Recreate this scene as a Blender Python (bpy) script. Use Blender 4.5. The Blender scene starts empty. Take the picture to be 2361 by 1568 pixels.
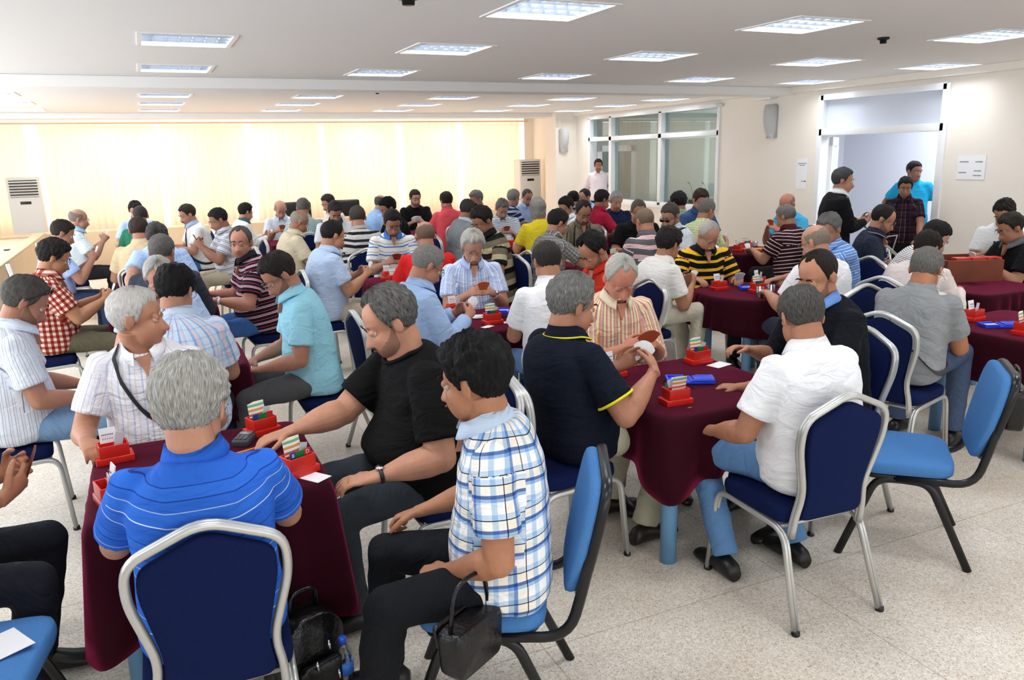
import bpy, bmesh, math, random
import numpy as np
from mathutils import Vector, Matrix
R_ = math.radians
SC = bpy.context.scene
COL = SC.collection
random.seed(7)
# ------------------------------------------------------------------ camera
H = 1.86
def cam_axes(yaw, pitch, roll):
    fwd = Vector((math.sin(yaw)*math.cos(pitch), math.cos(yaw)*math.cos(pitch), -math.sin(pitch)))
    r = Vector((math.cos(yaw), -math.sin(yaw), 0)); u = r.cross(fwd)
    return math.cos(roll)*r+math.sin(roll)*u, -math.sin(roll)*r+math.cos(roll)*u, fwd
cd = bpy.data.cameras.new('camera'); cam = bpy.data.objects.new('camera', cd); COL.objects.link(cam)
cd.sensor_width = 36; cd.lens = 36*1815/2361; cd.clip_start = .05; cd.clip_end = 100
_r, _u, _f = cam_axes(R_(24.5), R_(13.27), R_(-1.35))
M = Matrix((_r, _u, -_f)).transposed().to_4x4(); M.translation = Vector((0, 0, H)); cam.matrix_world = M
SC.camera = cam
SC.view_settings.view_transform = 'Standard'; SC.view_settings.look = 'None'
SC.view_settings.gamma = 1; SC.view_settings.use_curve_mapping = False
SC.view_settings.exposure = 0.22
SC.cycles.max_bounces = 6; SC.cycles.diffuse_bounces = 4; SC.cycles.glossy_bounces = 3
SC.cycles.transmission_bounces = 5; SC.cycles.transparent_max_bounces = 8
SC.cycles.caustics_reflective = False; SC.cycles.caustics_refractive = False
SC.cycles.sample_clamp_indirect = 6; SC.cycles.use_adaptive_sampling = True
SC.cycles.use_denoising = True
# ------------------------------------------------------------------ world and lights
W = bpy.data.worlds.new('World'); SC.world = W; W.use_nodes = True
W.node_tree.nodes['Background'].inputs[0].default_value = (.85, .93, 1, 1)
W.node_tree.nodes['Background'].inputs[1].default_value = 1.0
CEIL = H+.83
RX, LX, NY, FY = 8.5, -3.4, -3.0, 17.2      # right wall, left wall, wall behind the camera, curtain wall
def area(name, loc, rot, sx, sy, power, col=(1, 1, 1)):
    l = bpy.data.lights.new(name, 'AREA'); l.shape = 'RECTANGLE'; l.size = sx; l.size_y = sy
    l.energy = power; l.color = col
    o = bpy.data.objects.new(name, l); COL.objects.link(o); o.location = loc; o.rotation_euler = rot
    return o
# daylight outside the curtained back windows, and through the windows of the left wall and of the wall behind
area('daylight_back', (2.6, FY+.62, 1.7), (R_(-90), 0, 0), 11.6, 1.9, 240, (1, .98, .94))
area('daylight_left', (LX-.4, 8.2, 1.6), (0, R_(-90), 0), 1.7, 12, 300, (.86, .93, 1))
area('daylight_near', (2.6, NY-.4, 1.6), (R_(90), 0, 0), 10, 1.7, 90, (.92, .96, 1))
area('daylight_office', (13.2, 12.6, 1.7), (0, R_(90), 0), 1.8, 5, 230, (.9, .97, 1))
area('corridor_fill', (9.6, 6.6, CEIL-.02), (0, 0, 0), 1.0, 3.2, 75, (.9, .94, 1))  # added fill light, out of view, to brighten the corridor; no fixture there
LAMP_POWER = 24
# ------------------------------------------------------------------ helpers
def lin(h):
    h = h.lstrip('#'); c = [int(h[i:i+2], 16)/255 for i in (0, 2, 4)]
    return tuple((x/12.92 if x <= .04045 else ((x+.055)/1.055)**2.4) for x in c)+(1,)
def mixhex(a, b_, t): return ''.join('%02x' % int(int(a[i:i+2], 16)*(1-t)+int(b_[i:i+2], 16)*t) for i in (0, 2, 4))
MATS = {}
def mat(name, hexc, rough=.6, metal=0, bump=0, bscale=80, var=0, vscale=8, spec=.5, trans=0, sheen=0, alpha=1, ior=1.45, coat=0):
    if name in MATS: return MATS[name]
    m = bpy.data.materials.new(name); m.use_nodes = True; nt = m.node_tree; b = nt.nodes['Principled BSDF']
    b.inputs['Base Color'].default_value = lin(hexc); b.inputs['Roughness'].default_value = rough
    b.inputs['Metallic'].default_value = metal; b.inputs['Specular IOR Level'].default_value = spec
    b.inputs['Transmission Weight'].default_value = trans; b.inputs['IOR'].default_value = ior
    if sheen: b.inputs['Sheen Weight'].default_value = sheen
    if coat: b.inputs['Coat Weight'].default_value = coat
    if alpha < 1: b.inputs['Alpha'].default_value = alpha
    tc = nt.nodes.new('ShaderNodeTexCoord')
    if var:
        n = nt.nodes.new('ShaderNodeTexNoise'); n.inputs['Scale'].default_value = vscale; n.inputs['Detail'].default_value = 4
        nt.links.new(tc.outputs['Object'], n.inputs['Vector'])
        mx = nt.nodes.new('ShaderNodeMix'); mx.data_type = 'RGBA'; mx.blend_type = 'MULTIPLY'; mx.inputs[0].default_value = 1
        mr = nt.nodes.new('ShaderNodeMapRange'); mr.inputs[3].default_value = 1-var; mr.inputs[4].default_value = 1+var
        mr.inputs[1].default_value = .3; mr.inputs[2].default_value = .7
        nt.links.new(n.outputs[0], mr.inputs[0]); mx.inputs[6].default_value = lin(hexc)
        nt.links.new(mr.outputs[0], mx.inputs[7]); nt.links.new(mx.outputs[2], b.inputs['Base Color'])
    if bump:
        n = nt.nodes.new('ShaderNodeTexNoise'); n.inputs['Scale'].default_value = bscale; n.inputs['Detail'].default_value = 3
        nt.links.new(tc.outputs['Object'], n.inputs['Vector'])
        bp = nt.nodes.new('ShaderNodeBump'); bp.inputs['Strength'].default_value = bump; bp.inputs['Distance'].default_value = .01
        nt.links.new(n.outputs[0], bp.inputs['Height']); nt.links.new(bp.outputs[0], b.inputs['Normal'])
    MATS[name] = m
    return m
def bsdf(m): return m.node_tree.nodes['Principled BSDF']
def pattern_mat(spec, kind='cloth'):
    """spec: ('S', hex) or ('H'|'V', [(width, hex)...]) or ('P', [(w,hex)..u], [(w,hex)..v]); stripes follow the garment's own coordinates"""
    key = repr(spec)+kind
    if key in MATS: return MATS[key]
    m = bpy.data.materials.new('fabric'); m.use_nodes = True; nt = m.node_tree; b = nt.nodes['Principled BSDF']
    b.inputs['Roughness'].default_value = .85; b.inputs['Specular IOR Level'].default_value = .18
    at = nt.nodes.new('ShaderNodeAttribute'); at.attribute_name = 'pc'
    sp = nt.nodes.new('ShaderNodeSeparateXYZ'); nt.links.new(at.outputs['Vector'], sp.inputs[0])
    def ramp(chan, bands):
        per = sum(w for w, _ in bands)
        a = nt.nodes.new('ShaderNodeMath'); a.operation = 'DIVIDE'; a.inputs[1].default_value = per
        nt.links.new(sp.outputs[chan], a.inputs[0])
        f = nt.nodes.new('ShaderNodeMath'); f.operation = 'FRACT'; nt.links.new(a.outputs[0], f.inputs[0])
        r = nt.nodes.new('ShaderNodeValToRGB'); cr = r.color_ramp; cr.interpolation = 'CONSTANT'
        pos = 0
        for i, (w, h) in enumerate(bands):
            e = cr.elements[i] if i < 2 else cr.elements.new(pos)
            e.position = pos; e.color = lin(h); pos += w/per
        if len(bands) == 1: cr.elements[1].color = lin(bands[0][1])
        nt.links.new(f.outputs[0], r.inputs[0]); return r.outputs[0]
    if spec[0] == 'S': b.inputs['Base Color'].default_value = lin(spec[1])
    elif spec[0] == 'H': nt.links.new(ramp(1, spec[1]), b.inputs['Base Color'])
    elif spec[0] == 'V': nt.links.new(ramp(0, spec[1]), b.inputs['Base Color'])
    else:
        mx = nt.nodes.new('ShaderNodeMix'); mx.data_type = 'RGBA'; mx.blend_type = 'MULTIPLY'; mx.inputs[0].default_value = 1
        nt.links.new(ramp(0, spec[1]), mx.inputs[6]); nt.links.new(ramp(1, spec[2]), mx.inputs[7])
        nt.links.new(mx.outputs[2], b.inputs['Base Color'])
    # folds and weave
    mp = nt.nodes.new('ShaderNodeMapping'); mp.inputs['Scale'].default_value = (9, 16, 9)
    nt.links.new(at.outputs['Vector'], mp.inputs[0])
    n = nt.nodes.new('ShaderNodeTexNoise'); n.inputs['Scale'].default_value = 1; n.inputs['Detail'].default_value = 3
    n.inputs['Distortion'].default_value = 1.2
    nt.links.new(mp.outputs[0], n.inputs['Vector'])
    bp = nt.nodes.new('ShaderNodeBump'); bp.inputs['Strength'].default_value = .55; bp.inputs['Distance'].default_value = .03
    nt.links.new(n.outputs[0], bp.inputs['Height']); nt.links.new(bp.outputs[0], b.inputs['Normal'])
    MATS[key] = m
    return m
class MB:
    """collects shapes; build() links them as ONE mesh object"""
    def __init__(s): s.v = []; s.f = []; s.n = 0; s.sm = []
    def add(s, v, f, smooth=True):
        v = np.asarray(v, float); s.v.append(v); s.f += [tuple(i+s.n for i in q) for q in f]; s.sm += [smooth]*len(f); s.n += len(v); return s
    def box(s, c, d, rz=0, bev=0, R=None):
        x, y, z = [q/2 for q in d]; b = min(bev, x*.99, y*.99, z*.99)
        if b <= 0:
            v = np.array([(i*x, j*y, k*z) for i in (-1, 1) for j in (-1, 1) for k in (-1, 1)])
            f = [(0, 1, 3, 2), (4, 6, 7, 5), (0, 4, 5, 1), (2, 3, 7, 6), (0, 2, 6, 4), (1, 5, 7, 3)]
        else:
            bm = bmesh.new(); bmesh.ops.create_cube(bm, size=1)
            bmesh.ops.scale(bm, vec=d, verts=bm.verts)
            bmesh.ops.bevel(bm, geom=list(bm.edges), offset=b, segments=2, profile=.6, affect='EDGES')
            bm.verts.index_update()
            v = np.array([tuple(q.co) for q in bm.verts]); f = [tuple(q.index for q in p.verts) for p in bm.faces]; bm.free()
        if rz: 
            c_, s_ = math.cos(rz), math.sin(rz); v = v@np.array([[c_, s_, 0], [-s_, c_, 0], [0, 0, 1]])
        if R is not None: v = v@np.array(R).T
        return s.add(v+np.array(c), f, bev > 0)
    def tube(s, pts, rad, n=12, cap=True, up=None):
        """rad: number, list of numbers or list of (ra, rb); rings follow pts"""
        pts = np.asarray(pts, float); k = len(pts)
        rad = [rad]*k if np.isscalar(rad) else rad
        rad = np.array([(r, r) if np.isscalar(r) else r for r in rad], float)
        T = np.gradient(pts, axis=0); T /= np.linalg.norm(T, axis=1)[:, None]+1e-9
        u = np.array(up, float) if up is not None else (np.array([0, 0, 1.]) if abs(T[0][2]) < .9 else np.array([0, 1., 0]))
        v = []; a = np.arange(n)/n*2*math.pi
        for i in range(k):
            x = np.cross(T[i], u) if up is None or i == 0 else np.cross(T[i], u)
            x = x/(np.linalg.norm(x)+1e-9); w = np.cross(x, T[i]); 
            if up is None: u = w
            v.append(pts[i]+np.outer(np.cos(a)*rad[i][0], x)+np.outer(np.sin(a)*rad[i][1], w))
        v = np.concatenate(v); f = []
        for i in range(k-1):
            for j in range(n):
                f.append((i*n+j, i*n+(j+1) % n, (i+1)*n+(j+1) % n, (i+1)*n+j))
        if cap: f += [tuple(range(n-1, -1, -1)), tuple((k-1)*n+j for j in range(n))]
        return s.add(v, f)
    def sphere(s, c, r, n=12, m=8, R=None):
        r = (r, r, r) if np.isscalar(r) else r
        v = [(0, 0, 1)]; 
        for i in range(1, m):
            t = math.pi*i/m
            for j in range(n): a = 2*math.pi*j/n; v.append((math.sin(t)*math.cos(a), math.sin(t)*math.sin(a), math.cos(t)))
        v.append((0, 0, -1)); v = np.array(v)*np.array(r); f = []
        if R is not None: v = v@np.array(R).T
        for j in range(n): f.append((0, 1+j, 1+(j+1) % n)); f.append((len(v)-1, 1+(m-2)*n+(j+1) % n, 1+(m-2)*n+j))
        for i in range(m-2):
            for j in range(n): f.append((1+i*n+j, 1+(i+1)*n+j, 1+(i+1)*n+(j+1) % n, 1+i*n+(j+1) % n))
        return s.add(v+np.array(c), f)
    def lathe(s, prof, c=(0, 0, 0), n=20):
        v = []; k = len(prof)
        for r, z in prof:
            for j in range(n): a = 2*math.pi*j/n; v.append((c[0]+r*math.cos(a), c[1]+r*math.sin(a), c[2]+z))
        f = [(i*n+j, i*n+(j+1) % n, (i+1)*n+(j+1) % n, (i+1)*n+j) for i in range(k-1) for j in range(n)]
        f += [tuple(range(n-1, -1, -1)), tuple((k-1)*n+j for j in range(n))]
        return s.add(v, f)
    def arrays(s): return np.concatenate(s.v), s.f
    def build(s, name, m=None, parent=None, loc=None, rot=None):
        me = bpy.data.meshes.new(name); me.from_pydata(np.concatenate(s.v).tolist(), [], s.f)
        me.polygons.foreach_set('use_smooth', s.sm); me.update()
        o = bpy.data.objects.new(name, me); COL.objects.link(o)
        if m: me.materials.append(m)
        if parent: o.parent = parent
        if loc is not None: o.location = loc
        if rot is not None: o.rotation_euler = rot
        return o
def tag(o, label=None, cat=None, group=None, kind=None):
    if label: o['label'] = label
    if cat: o['category'] = cat
    if group: o['group'] = group
    if kind: o['kind'] = kind
    return o
def struct(o): o['kind'] = 'structure'; return o
def thing(name, label, cat, loc=(0, 0, 0), rz=0, group=None):
    o = bpy.data.objects.new(name, None); o.empty_display_size = .1; COL.objects.link(o)
    o.location = loc; o.rotation_euler = (0, 0, rz); return tag(o, label, cat, group)
def kids(o): return KID.get(o.name, [])
def copy_tree(o, label=None, loc=None, rz=None, group=None):
    r = o.copy(); COL.objects.link(r)
    if loc is not None: r.location = loc
    if rz is not None: r.rotation_euler = (0, 0, rz)
    if label: r['label'] = label
    if group: r['group'] = group
    for ch in [q for q in COL.objects if q.parent == o]:
        c = ch.copy(); COL.objects.link(c); c.parent = r
        for g in [q for q in COL.objects if q.parent == ch]:
            d = g.copy(); COL.objects.link(d); d.parent = c
    return r
def text_mesh(name, body, size, m, parent, loc, rot, ext=.0005):
    cu = bpy.data.curves.new(name, 'FONT'); cu.body = body; cu.size = size; cu.extrude = ext; cu.align_x = 'CENTER'; cu.align_y = 'CENTER'
    t = bpy.data.objects.new('tmp', cu); COL.objects.link(t); dg = bpy.context.evaluated_depsgraph_get()
    me = bpy.data.meshes.new_from_object(t.evaluated_get(dg)); bpy.data.objects.remove(t)
    o = bpy.data.objects.new(name, me); COL.objects.link(o); me.materials.clear(); me.materials.append(m)
    o.parent = parent; o.location = loc; o.rotation_euler = rot
    return o
# ------------------------------------------------------------------ the room
M_wall = mat('wall_paint', 'f3ece1', .85, bump=.03, bscale=60, var=.02, vscale=1.5)
M_ceil = mat('ceiling_paint', 'f3f1ef', .9)
M_pvc = mat('white_pvc', 'eef0f2', .35)
M_wood = mat('beige_laminate', 'dfc4a0', .45, var=.05, vscale=3)
M_black = mat('black_plastic', '0c0c0e', .35)
def floor_mat():
    m = bpy.data.materials.new('terrazzo'); m.use_nodes = True; nt = m.node_tree; b = nt.nodes['Principled BSDF']
    b.inputs['Roughness'].default_value = .33; b.inputs['Specular IOR Level'].default_value = .35
    tc = nt.nodes.new('ShaderNodeTexCoord'); L = nt.links.new
    def ramp(src, a, ca, bb, cb):
        r = nt.nodes.new('ShaderNodeValToRGB'); r.color_ramp.elements[0].position = a; r.color_ramp.elements[0].color = ca
        r.color_ramp.elements[1].position = bb; r.color_ramp.elements[1].color = cb; L(src, r.inputs[0]); return r.outputs[0]
    v = nt.nodes.new('ShaderNodeTexVoronoi'); v.inputs['Scale'].default_value = 120; L(tc.outputs['Object'], v.inputs['Vector'])
    hs = nt.nodes.new('ShaderNodeSeparateColor'); L(v.outputs['Color'], hs.inputs[0])
    c1 = ramp(hs.outputs[0], 0, lin('dfd6c9'), 1, lin('faf5ec'))
    v2 = nt.nodes.new('ShaderNodeTexVoronoi'); v2.inputs['Scale'].default_value = 290; L(tc.outputs['Object'], v2.inputs['Vector'])
    h2 = nt.nodes.new('ShaderNodeSeparateColor'); L(v2.outputs['Color'], h2.inputs[0])
    r2 = ramp(h2.outputs[1], .90, (1, 1, 1, 1), .94, lin('b9ac9e'))
    mx = nt.nodes.new('ShaderNodeMix'); mx.data_type = 'RGBA'; mx.blend_type = 'MULTIPLY'; mx.inputs[0].default_value = 1
    L(c1, mx.inputs[6]); L(r2, mx.inputs[7])
    n = nt.nodes.new('ShaderNodeTexNoise'); n.inputs['Scale'].default_value = 1.3; n.inputs['Detail'].default_value = 5; L(tc.outputs['Object'], n.inputs['Vector'])
    r3 = ramp(n.outputs[0], .3, lin('e2dcd4'), .7, (1, 1, 1, 1))
    m2 = nt.nodes.new('ShaderNodeMix'); m2.data_type = 'RGBA'; m2.blend_type = 'MULTIPLY'; m2.inputs[0].default_value = 1
    L(mx.outputs[2], m2.inputs[6]); L(r3, m2.inputs[7])
    # joints of the large tiles
    br = nt.nodes.new('ShaderNodeTexBrick'); br.inputs['Scale'].default_value = 1; br.inputs['Brick Width'].default_value = 1.2; br.inputs['Row Height'].default_value = 1.2
    br.offset = 0; br.inputs['Mortar Size'].default_value = .0025; br.inputs['Color1'].default_value = (1,)*4; br.inputs['Color2'].default_value = (1,)*4; br.inputs['Mortar'].default_value = lin('d8cdbd')
    L(tc.outputs['Object'], br.inputs['Vector'])
    m3 = nt.nodes.new('ShaderNodeMix'); m3.data_type = 'RGBA'; m3.blend_type = 'MULTIPLY'; m3.inputs[0].default_value = 1
    L(m2.outputs[2], m3.inputs[6]); L(br.outputs[0], m3.inputs[7]); L(m3.outputs[2], b.inputs['Base Color'])
    return m
struct(MB().box((2.55+2.5, 7.1, -.06), (17.5, 21.2, .12)).build('floor', floor_mat()))
# ceiling in strips that leave the luminaire openings free is not needed: fixtures are recessed boxes let into it
cols = [-1.83, .1, 2.02, 4.0, 5.98, 7.75]
LIGHTS = [(x, y) for y in (4.15, 5.95, 7.8) for x in cols[1:]]+[(x, y) for y in (11.0, 12.55, 14.1) for x in cols]+[(x, 16.3) for x in (-.9, .1, 2.02, 4.0, 5.98)]
LIGHTS = [(x, y) for x, y in LIGHTS if not (x < 1 and y < 5)]+[(.1, 2.3), (2.02, 2.3), (4.0, 2.3), (6, 2.3), (-1.83, 2.3), (-1.83, 5.95), (-1.83, 7.8), (2.02, .2), (4.0, .2), (.1, .2), (6, .2)]
def ceiling():
    xs = sorted(set([LX-.3, 13.6]+[x for x, y in LIGHTS]+[x+.6 for x, y in LIGHTS])); ys = sorted(set([NY-.3, FY+.3]+[y for x, y in LIGHTS]+[y+.6 for x, y in LIGHTS]))
    v = [(x, y, CEIL) for x in xs for y in ys]; n = len(ys); f = []
    holes = [(x+.3, y+.3) for x, y in LIGHTS]
    for i in range(len(xs)-1):
        for j in range(n-1):
            cx, cy = (xs[i]+xs[i+1])/2, (ys[j]+ys[j+1])/2
            if any(abs(cx-a) < .29 and abs(cy-b) < .29 for a, b in holes): continue
            f.append((i*n+j, i*n+j+1, (i+1)*n+j+1, (i+1)*n+j))
    o = struct(MB().add(v, f, False).build('ceiling', M_ceil)); return o
ceiling()
struct(MB().box((5, 7, CEIL+.3), (18, 22, .1)).build('ceiling_slab', M_ceil))
struct(MB().box((2.55, 9.03, CEIL-.055), (RX-LX, .36, .11), bev=.01).build('ceiling_beam', M_ceil))
struct(MB().box((2.55, 15.5, CEIL-.045), (RX-LX, .5, .09), bev=.01).build('ceiling_beam', M_ceil))
# luminaires: recessed tray, louvre grid, white rim
M_lou = mat('louvre_metal', 'c9d6e8', .3, metal=.8); M_rim = mat('luminaire_white', 'f4f6f8', .4)
M_tube = bpy.data.materials.new('fluorescent_tube'); M_tube.use_nodes = True
bsdf(M_tube).inputs['Emission Color'].default_value = (.86, .93, 1, 1); bsdf(M_tube).inputs['Emission Strength'].default_value = 1.5
def luminaire():
    t = thing('ceiling_light', 'x', 'ceiling light', group='recessed louvre lights of the ceiling')
    b = MB()
    b.box((.3, .3, .1), (.6, .6, .006)); 
    for c, d in (((.003, .3, .05), (.006, .6, .1)), ((.597, .3, .05), (.006, .6, .1)), ((.3, .003, .05), (.6, .006, .1)), ((.3, .597, .05), (.6, .006, .1))): b.box(c, d)
    b.build('housing', M_lou, t)
    b = MB()
    for c, d in (((-.002, .3, -.003), (.03, .634, .008)), ((.602, .3, -.003), (.03, .634, .008)), ((.3, -.002, -.003), (.6, .03, .008)), ((.3, .602, -.003), (.6, .03, .008))): b.box(c, d)
    b.build('rim', M_rim, t)
    b = MB()
    for i in range(1, 4):     # long V-shaped reflectors
        y = .6*i/4
        b.add([(0, y-.016, .045), (.6, y-.016, .045), (.6, y, .002), (0, y, .002), (0, y+.016, .045), (.6, y+.016, .045)], [(0, 1, 2, 3), (3, 2, 5, 4)], False)
    for i in range(1, 7):
        x = .6*i/7
        b.add([(x-.006, .01, .045), (x-.006, .59, .045), (x, .59, .006), (x, .01, .006), (x+.006, .01, .045), (x+.006, .59, .045)], [(0, 1, 2, 3), (3, 2, 5, 4)], False)
    b.build('louvre', M_lou, t)
    b = MB()
    for i in range(4): b.tube([(.03, .075+.15*i, .068), (.57, .075+.15*i, .068)], .009, 6)
    b.build('tube', M_tube, t)
    return t
_lum = luminaire()
for i, (x, y) in enumerate(LIGHTS):
    o = _lum if i == 0 else copy_tree(_lum)
    o.location = (x, y, CEIL)
    row = 'front part' if y < 9 else ('middle bay' if y < 15.3 else 'curtain end')
    rows = sorted(set(b for a, b in LIGHTS)); cs = sorted(set(a for a, b in LIGHTS if b == y)); O = ['first', 'second', 'third', 'fourth', 'fifth', 'sixth', 'seventh', 'eighth', 'ninth']
    o['label'] = 'louvre light in the %s, ceiling row %s, %s from left' % (row, O[rows.index(y)], O[cs.index(x)])
    o['group'] = 'recessed louvre lights in the %s' % row
    area('lamp', (x+.3, y+.3, CEIL+.09), (0, 0, 0), .56, .56, LAMP_POWER, (.95, .97, 1))
def sensor(x, y, r=.045, z=CEIL):
    o = MB().lathe([(.001, -.045), (r*.55, -.045), (r*.6, -.02), (r, -.015), (r, 0.0)], n=14).build('smoke_detector', M_black); o.location = (x, y, z)
    return o
tag(sensor(5.45, 4.75), 'small black detector on the ceiling above the double door side', 'detector')
tag(sensor(1.4, 4.3, .06), 'black detector on the ceiling at the top edge of the photo', 'detector')
tag(sensor(2.85, 10.2, .04), 'small dark detector on the ceiling just past the beam', 'detector')
# ---- right wall with window band, door bay
def wallpiece(name, x0, x1, y0, y1, z0, z1, m=M_wall): return struct(MB().box(((x0+x1)/2, (y0+y1)/2, (z0+z1)/2), (x1-x0, y1-y0, z1-z0)).build(name, m))
T_ = .14
D0, D1, DT = 6.5, 8.28, H+.15          # doorway
G0, G1, GB, GT = 10.44, 14.56, H-.96, H+.68   # glazed partition
wallpiece('wall_right', RX, RX+T_, NY, D0-.07, 0, CEIL)
wallpiece('wall_right', RX, RX+T_, D1+.07, G0, 0, CEIL)
wallpiece('wall_right', RX, RX+T_, G0, 13.70, 0, GB)
wallpiece('wall_right', RX, RX+T_, G0, G1, GT, CEIL)
wallpiece('wall_right', RX, RX+T_, G1, FY, 0, CEIL)
wallpiece('wall_right', RX, RX+T_, D0-.07, D1+.07, H+.66, CEIL)
wallpiece('wall_left', LX-T_, LX, NY, 2.0, 0, CEIL); wallpiece('wall_left', LX-T_, LX, 2.0, 15, 0, .85)
wallpiece('wall_left', LX-T_, LX, 2.0, 15, 2.4, CEIL); wallpiece('wall_left', LX-T_, LX, 15, FY, 0, CEIL)
wallpiece('wall_near', LX, RX, NY-T_, NY, 0, .85); wallpiece('wall_near', LX, RX, NY-T_, NY, 2.4, CEIL)
wallpiece('wall_near', LX-T_, -2.6, NY-T_, NY, .85, 2.4); wallpiece('wall_near', 7.8, RX+T_, NY-T_, NY, .85, 2.4)
M_far = mat('far_wall_paint', 'fff4e4', .8)
wallpiece('wall_far', LX-T_, RX+T_, FY+.3, FY+.44, 0, .72, M_far); wallpiece('wall_far', LX-T_, RX+T_, FY+.3, FY+.44, 2.62, CEIL, M_far)
wallpiece('wall_far', 8.28, RX+.1, FY, FY+.4, 0, CEIL, M_far)
wallpiece('wall_far', LX-T_, -3.1, FY+.3, FY+.44, .72, 2.62, M_far)
for i in range(6): wallpiece('window_mullion', -3.1+i*2.27-.04, -3.1+i*2.27+.04, FY+.32, FY+.4, .72, 2.62, M_pvc)
wallpiece('wall_pilaster', 8.0, RX, 15.1, 15.6, 0, CEIL)
def trim(name, y0, y1, z0, z1, x=RX, d=.05, m=M_pvc): return struct(MB().box((x-d/2+.002, (y0+y1)/2, (z0+z1)/2), (d, y1-y0, z1-z0), bev=.006).build(name, m))
trim('trim_1', NY, 8.86, CEIL-.085, CEIL, d=.09, m=M_wall); trim('trim_2', 9.2, 15.1, CEIL-.07, CEIL, d=.09, m=M_wall)
trim('trim_3', 9.2, 9.6, CEIL-.14, CEIL-.1, d=.12)
tag(MB().box((RX-.09, 10.5, CEIL-.15), (.14, .28, .05), bev=.008).build('cable_box', M_pvc), 'small white cable box under the ceiling near the glass partition', 'cable box')
# glazed partition frames and panes
M_glass = bpy.data.materials.new('window_glass'); M_glass.use_nodes = True
_nt = M_glass.node_tree; _nt.nodes.clear(); _o = _nt.nodes.new('ShaderNodeOutputMaterial'); _t = _nt.nodes.new('ShaderNodeBsdfTransparent'); _g = _nt.nodes.new('ShaderNodeBsdfGlossy')
_t.inputs[0].default_value = (.72, .78, .78, 1); _g.inputs['Roughness'].default_value = .02; _lw = _nt.nodes.new('ShaderNodeLayerWeight'); _lw.inputs[0].default_value = .5; _pw = _nt.nodes.new('ShaderNodeMath'); _pw.operation = 'POWER'; _pw.inputs[1].default_value = 4; _nt.links.new(_lw.outputs['Facing'], _pw.inputs[0]); _fr = _nt.nodes.new('ShaderNodeMath'); _fr.operation = 'MULTIPLY_ADD'; _fr.inputs[1].default_value = .7; _fr.inputs[2].default_value = .05; _nt.links.new(_pw.outputs[0], _fr.inputs[0])
_mx = _nt.nodes.new('ShaderNodeMixShader'); _nt.links.new(_fr.outputs[0], _mx.inputs[0]); _nt.links.new(_t.outputs[0], _mx.inputs[1]); _nt.links.new(_g.outputs[0], _mx.inputs[2]); _nt.links.new(_mx.outputs[0], _o.inputs[0])
xm = RX+T_/2
yb = [G0, 12.05, 13.72, G1]; ztr = (H+.22, H+.30)
fr = struct(bpy.data.objects.new('window_1', None)); COL.objects.link(fr)
def bar(y0, y1, z0, z1, d=.17): return struct(MB().box((xm-.012, (y0+y1)/2, (z0+z1)/2), (d, y1-y0, z1-z0), bev=.004).build('window_frame', M_pvc, fr))
for y in yb[1:3]: bar(y-.045, y+.045, GB if y < 13 else 0, GT)
bar(G0-.02, G0+.05, GB, GT); bar(G1-.06, G1+.02, 0, GT); bar(G0, G1, GT-.03, GT+.05); bar(G0, G1, *ztr); bar(G0, 13.72, GB-.05, GB+.05)
for a, b_ in zip(yb[:-1], yb[1:]):
    struct(MB().box((xm, (a+b_)/2, (ztr[1]+GT)/2), (.006, b_-a-.08, GT-ztr[1]-.04)).build('window_pane', M_glass, fr))
    if b_ < 14: struct(MB().box((xm, (a+b_)/2, (ztr[0]+GB)/2), (.006, b_-a-.08, ztr[0]-GB-.05)).build('window_pane', M_glass, fr))
# doorway on the right: frame, transom panel, open leaf
dr = struct(bpy.data.objects.new('door_1', None)); COL.objects.link(dr)
def dbar(y0, y1, z0, z1, d=.18): return struct(MB().box((xm-.01, (y0+y1)/2, (z0+z1)/2), (d, y1-y0, z1-z0), bev=.004).build('door_frame', M_pvc, dr))
dbar(D0-.09, D0, 0, H+.68); dbar(D1, D1+.09, 0, H+.68); dbar(D0-.05, D1+.05, DT, DT+.09); dbar(D0-.05, D1+.05, H+.61, H+.69)
M_panel = mat('milky_panel', 'd9e0ee', .3)
struct(MB().box((xm, (D0+D1)/2, (DT+.09+H+.61)/2), (.02, D1-D0, H+.61-DT-.09)).build('transom_panel', M_panel, dr))
lf = struct(bpy.data.objects.new('door_2', None)); COL.objects.link(lf); lf.location = (RX+T_, D1-.02, 0); lf.rotation_euler = (0, 0, R_(-78))
# leaf extends along local -y from its hinge, swung open into the corridor
b = MB(); LW, LH = .86, DT-.02
b.box((0, -.05, LH/2), (.05, .1, LH), bev=.004).box((0, -LW+.05, LH/2), (.05, .1, LH), bev=.004).box((0, -LW/2, LH-.06), (.05, LW, .12), bev=.004).box((0, -LW/2, .1), (.05, LW, .2), bev=.004).box((0, -LW/2, 1.0), (.05, LW, .1), bev=.004)
struct(b.build('door_leaf', M_pvc, lf)); struct(MB().box((0, -LW/2, LH/2), (.016, LW-.1, LH-.1)).build('door_panel', M_panel, lf))
struct(MB().box((0.03, -LW+.06, 1.05), (.05, .03, .14), bev=.01).build('door_handle', mat('chrome', 'd8d8dc', .18, metal=1), lf))
lf.rotation_euler = (0, 0, R_(128))
# door leaf of the glass office, standing open inside
l2 = struct(bpy.data.objects.new('door_3', None)); COL.objects.link(l2); l2.location = (RX+T_+.02, G1-.05, 0); l2.rotation_euler = (0, 0, R_(65))
b = MB(); b.box((0, -.05, LH/2), (.05, .1, LH)).box((0, -.75, LH/2), (.05, .1, LH)).box((0, -.4, LH-.06), (.05, .8, .12)).box((0, -.4, .45), (.05, .8, .9))
struct(b.build('door_leaf', M_pvc, l2)); struct(MB().box((0, -.4, LH/2+.3), (.008, .6, LH-.8)).build('door_pane', M_glass, l2))
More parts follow.
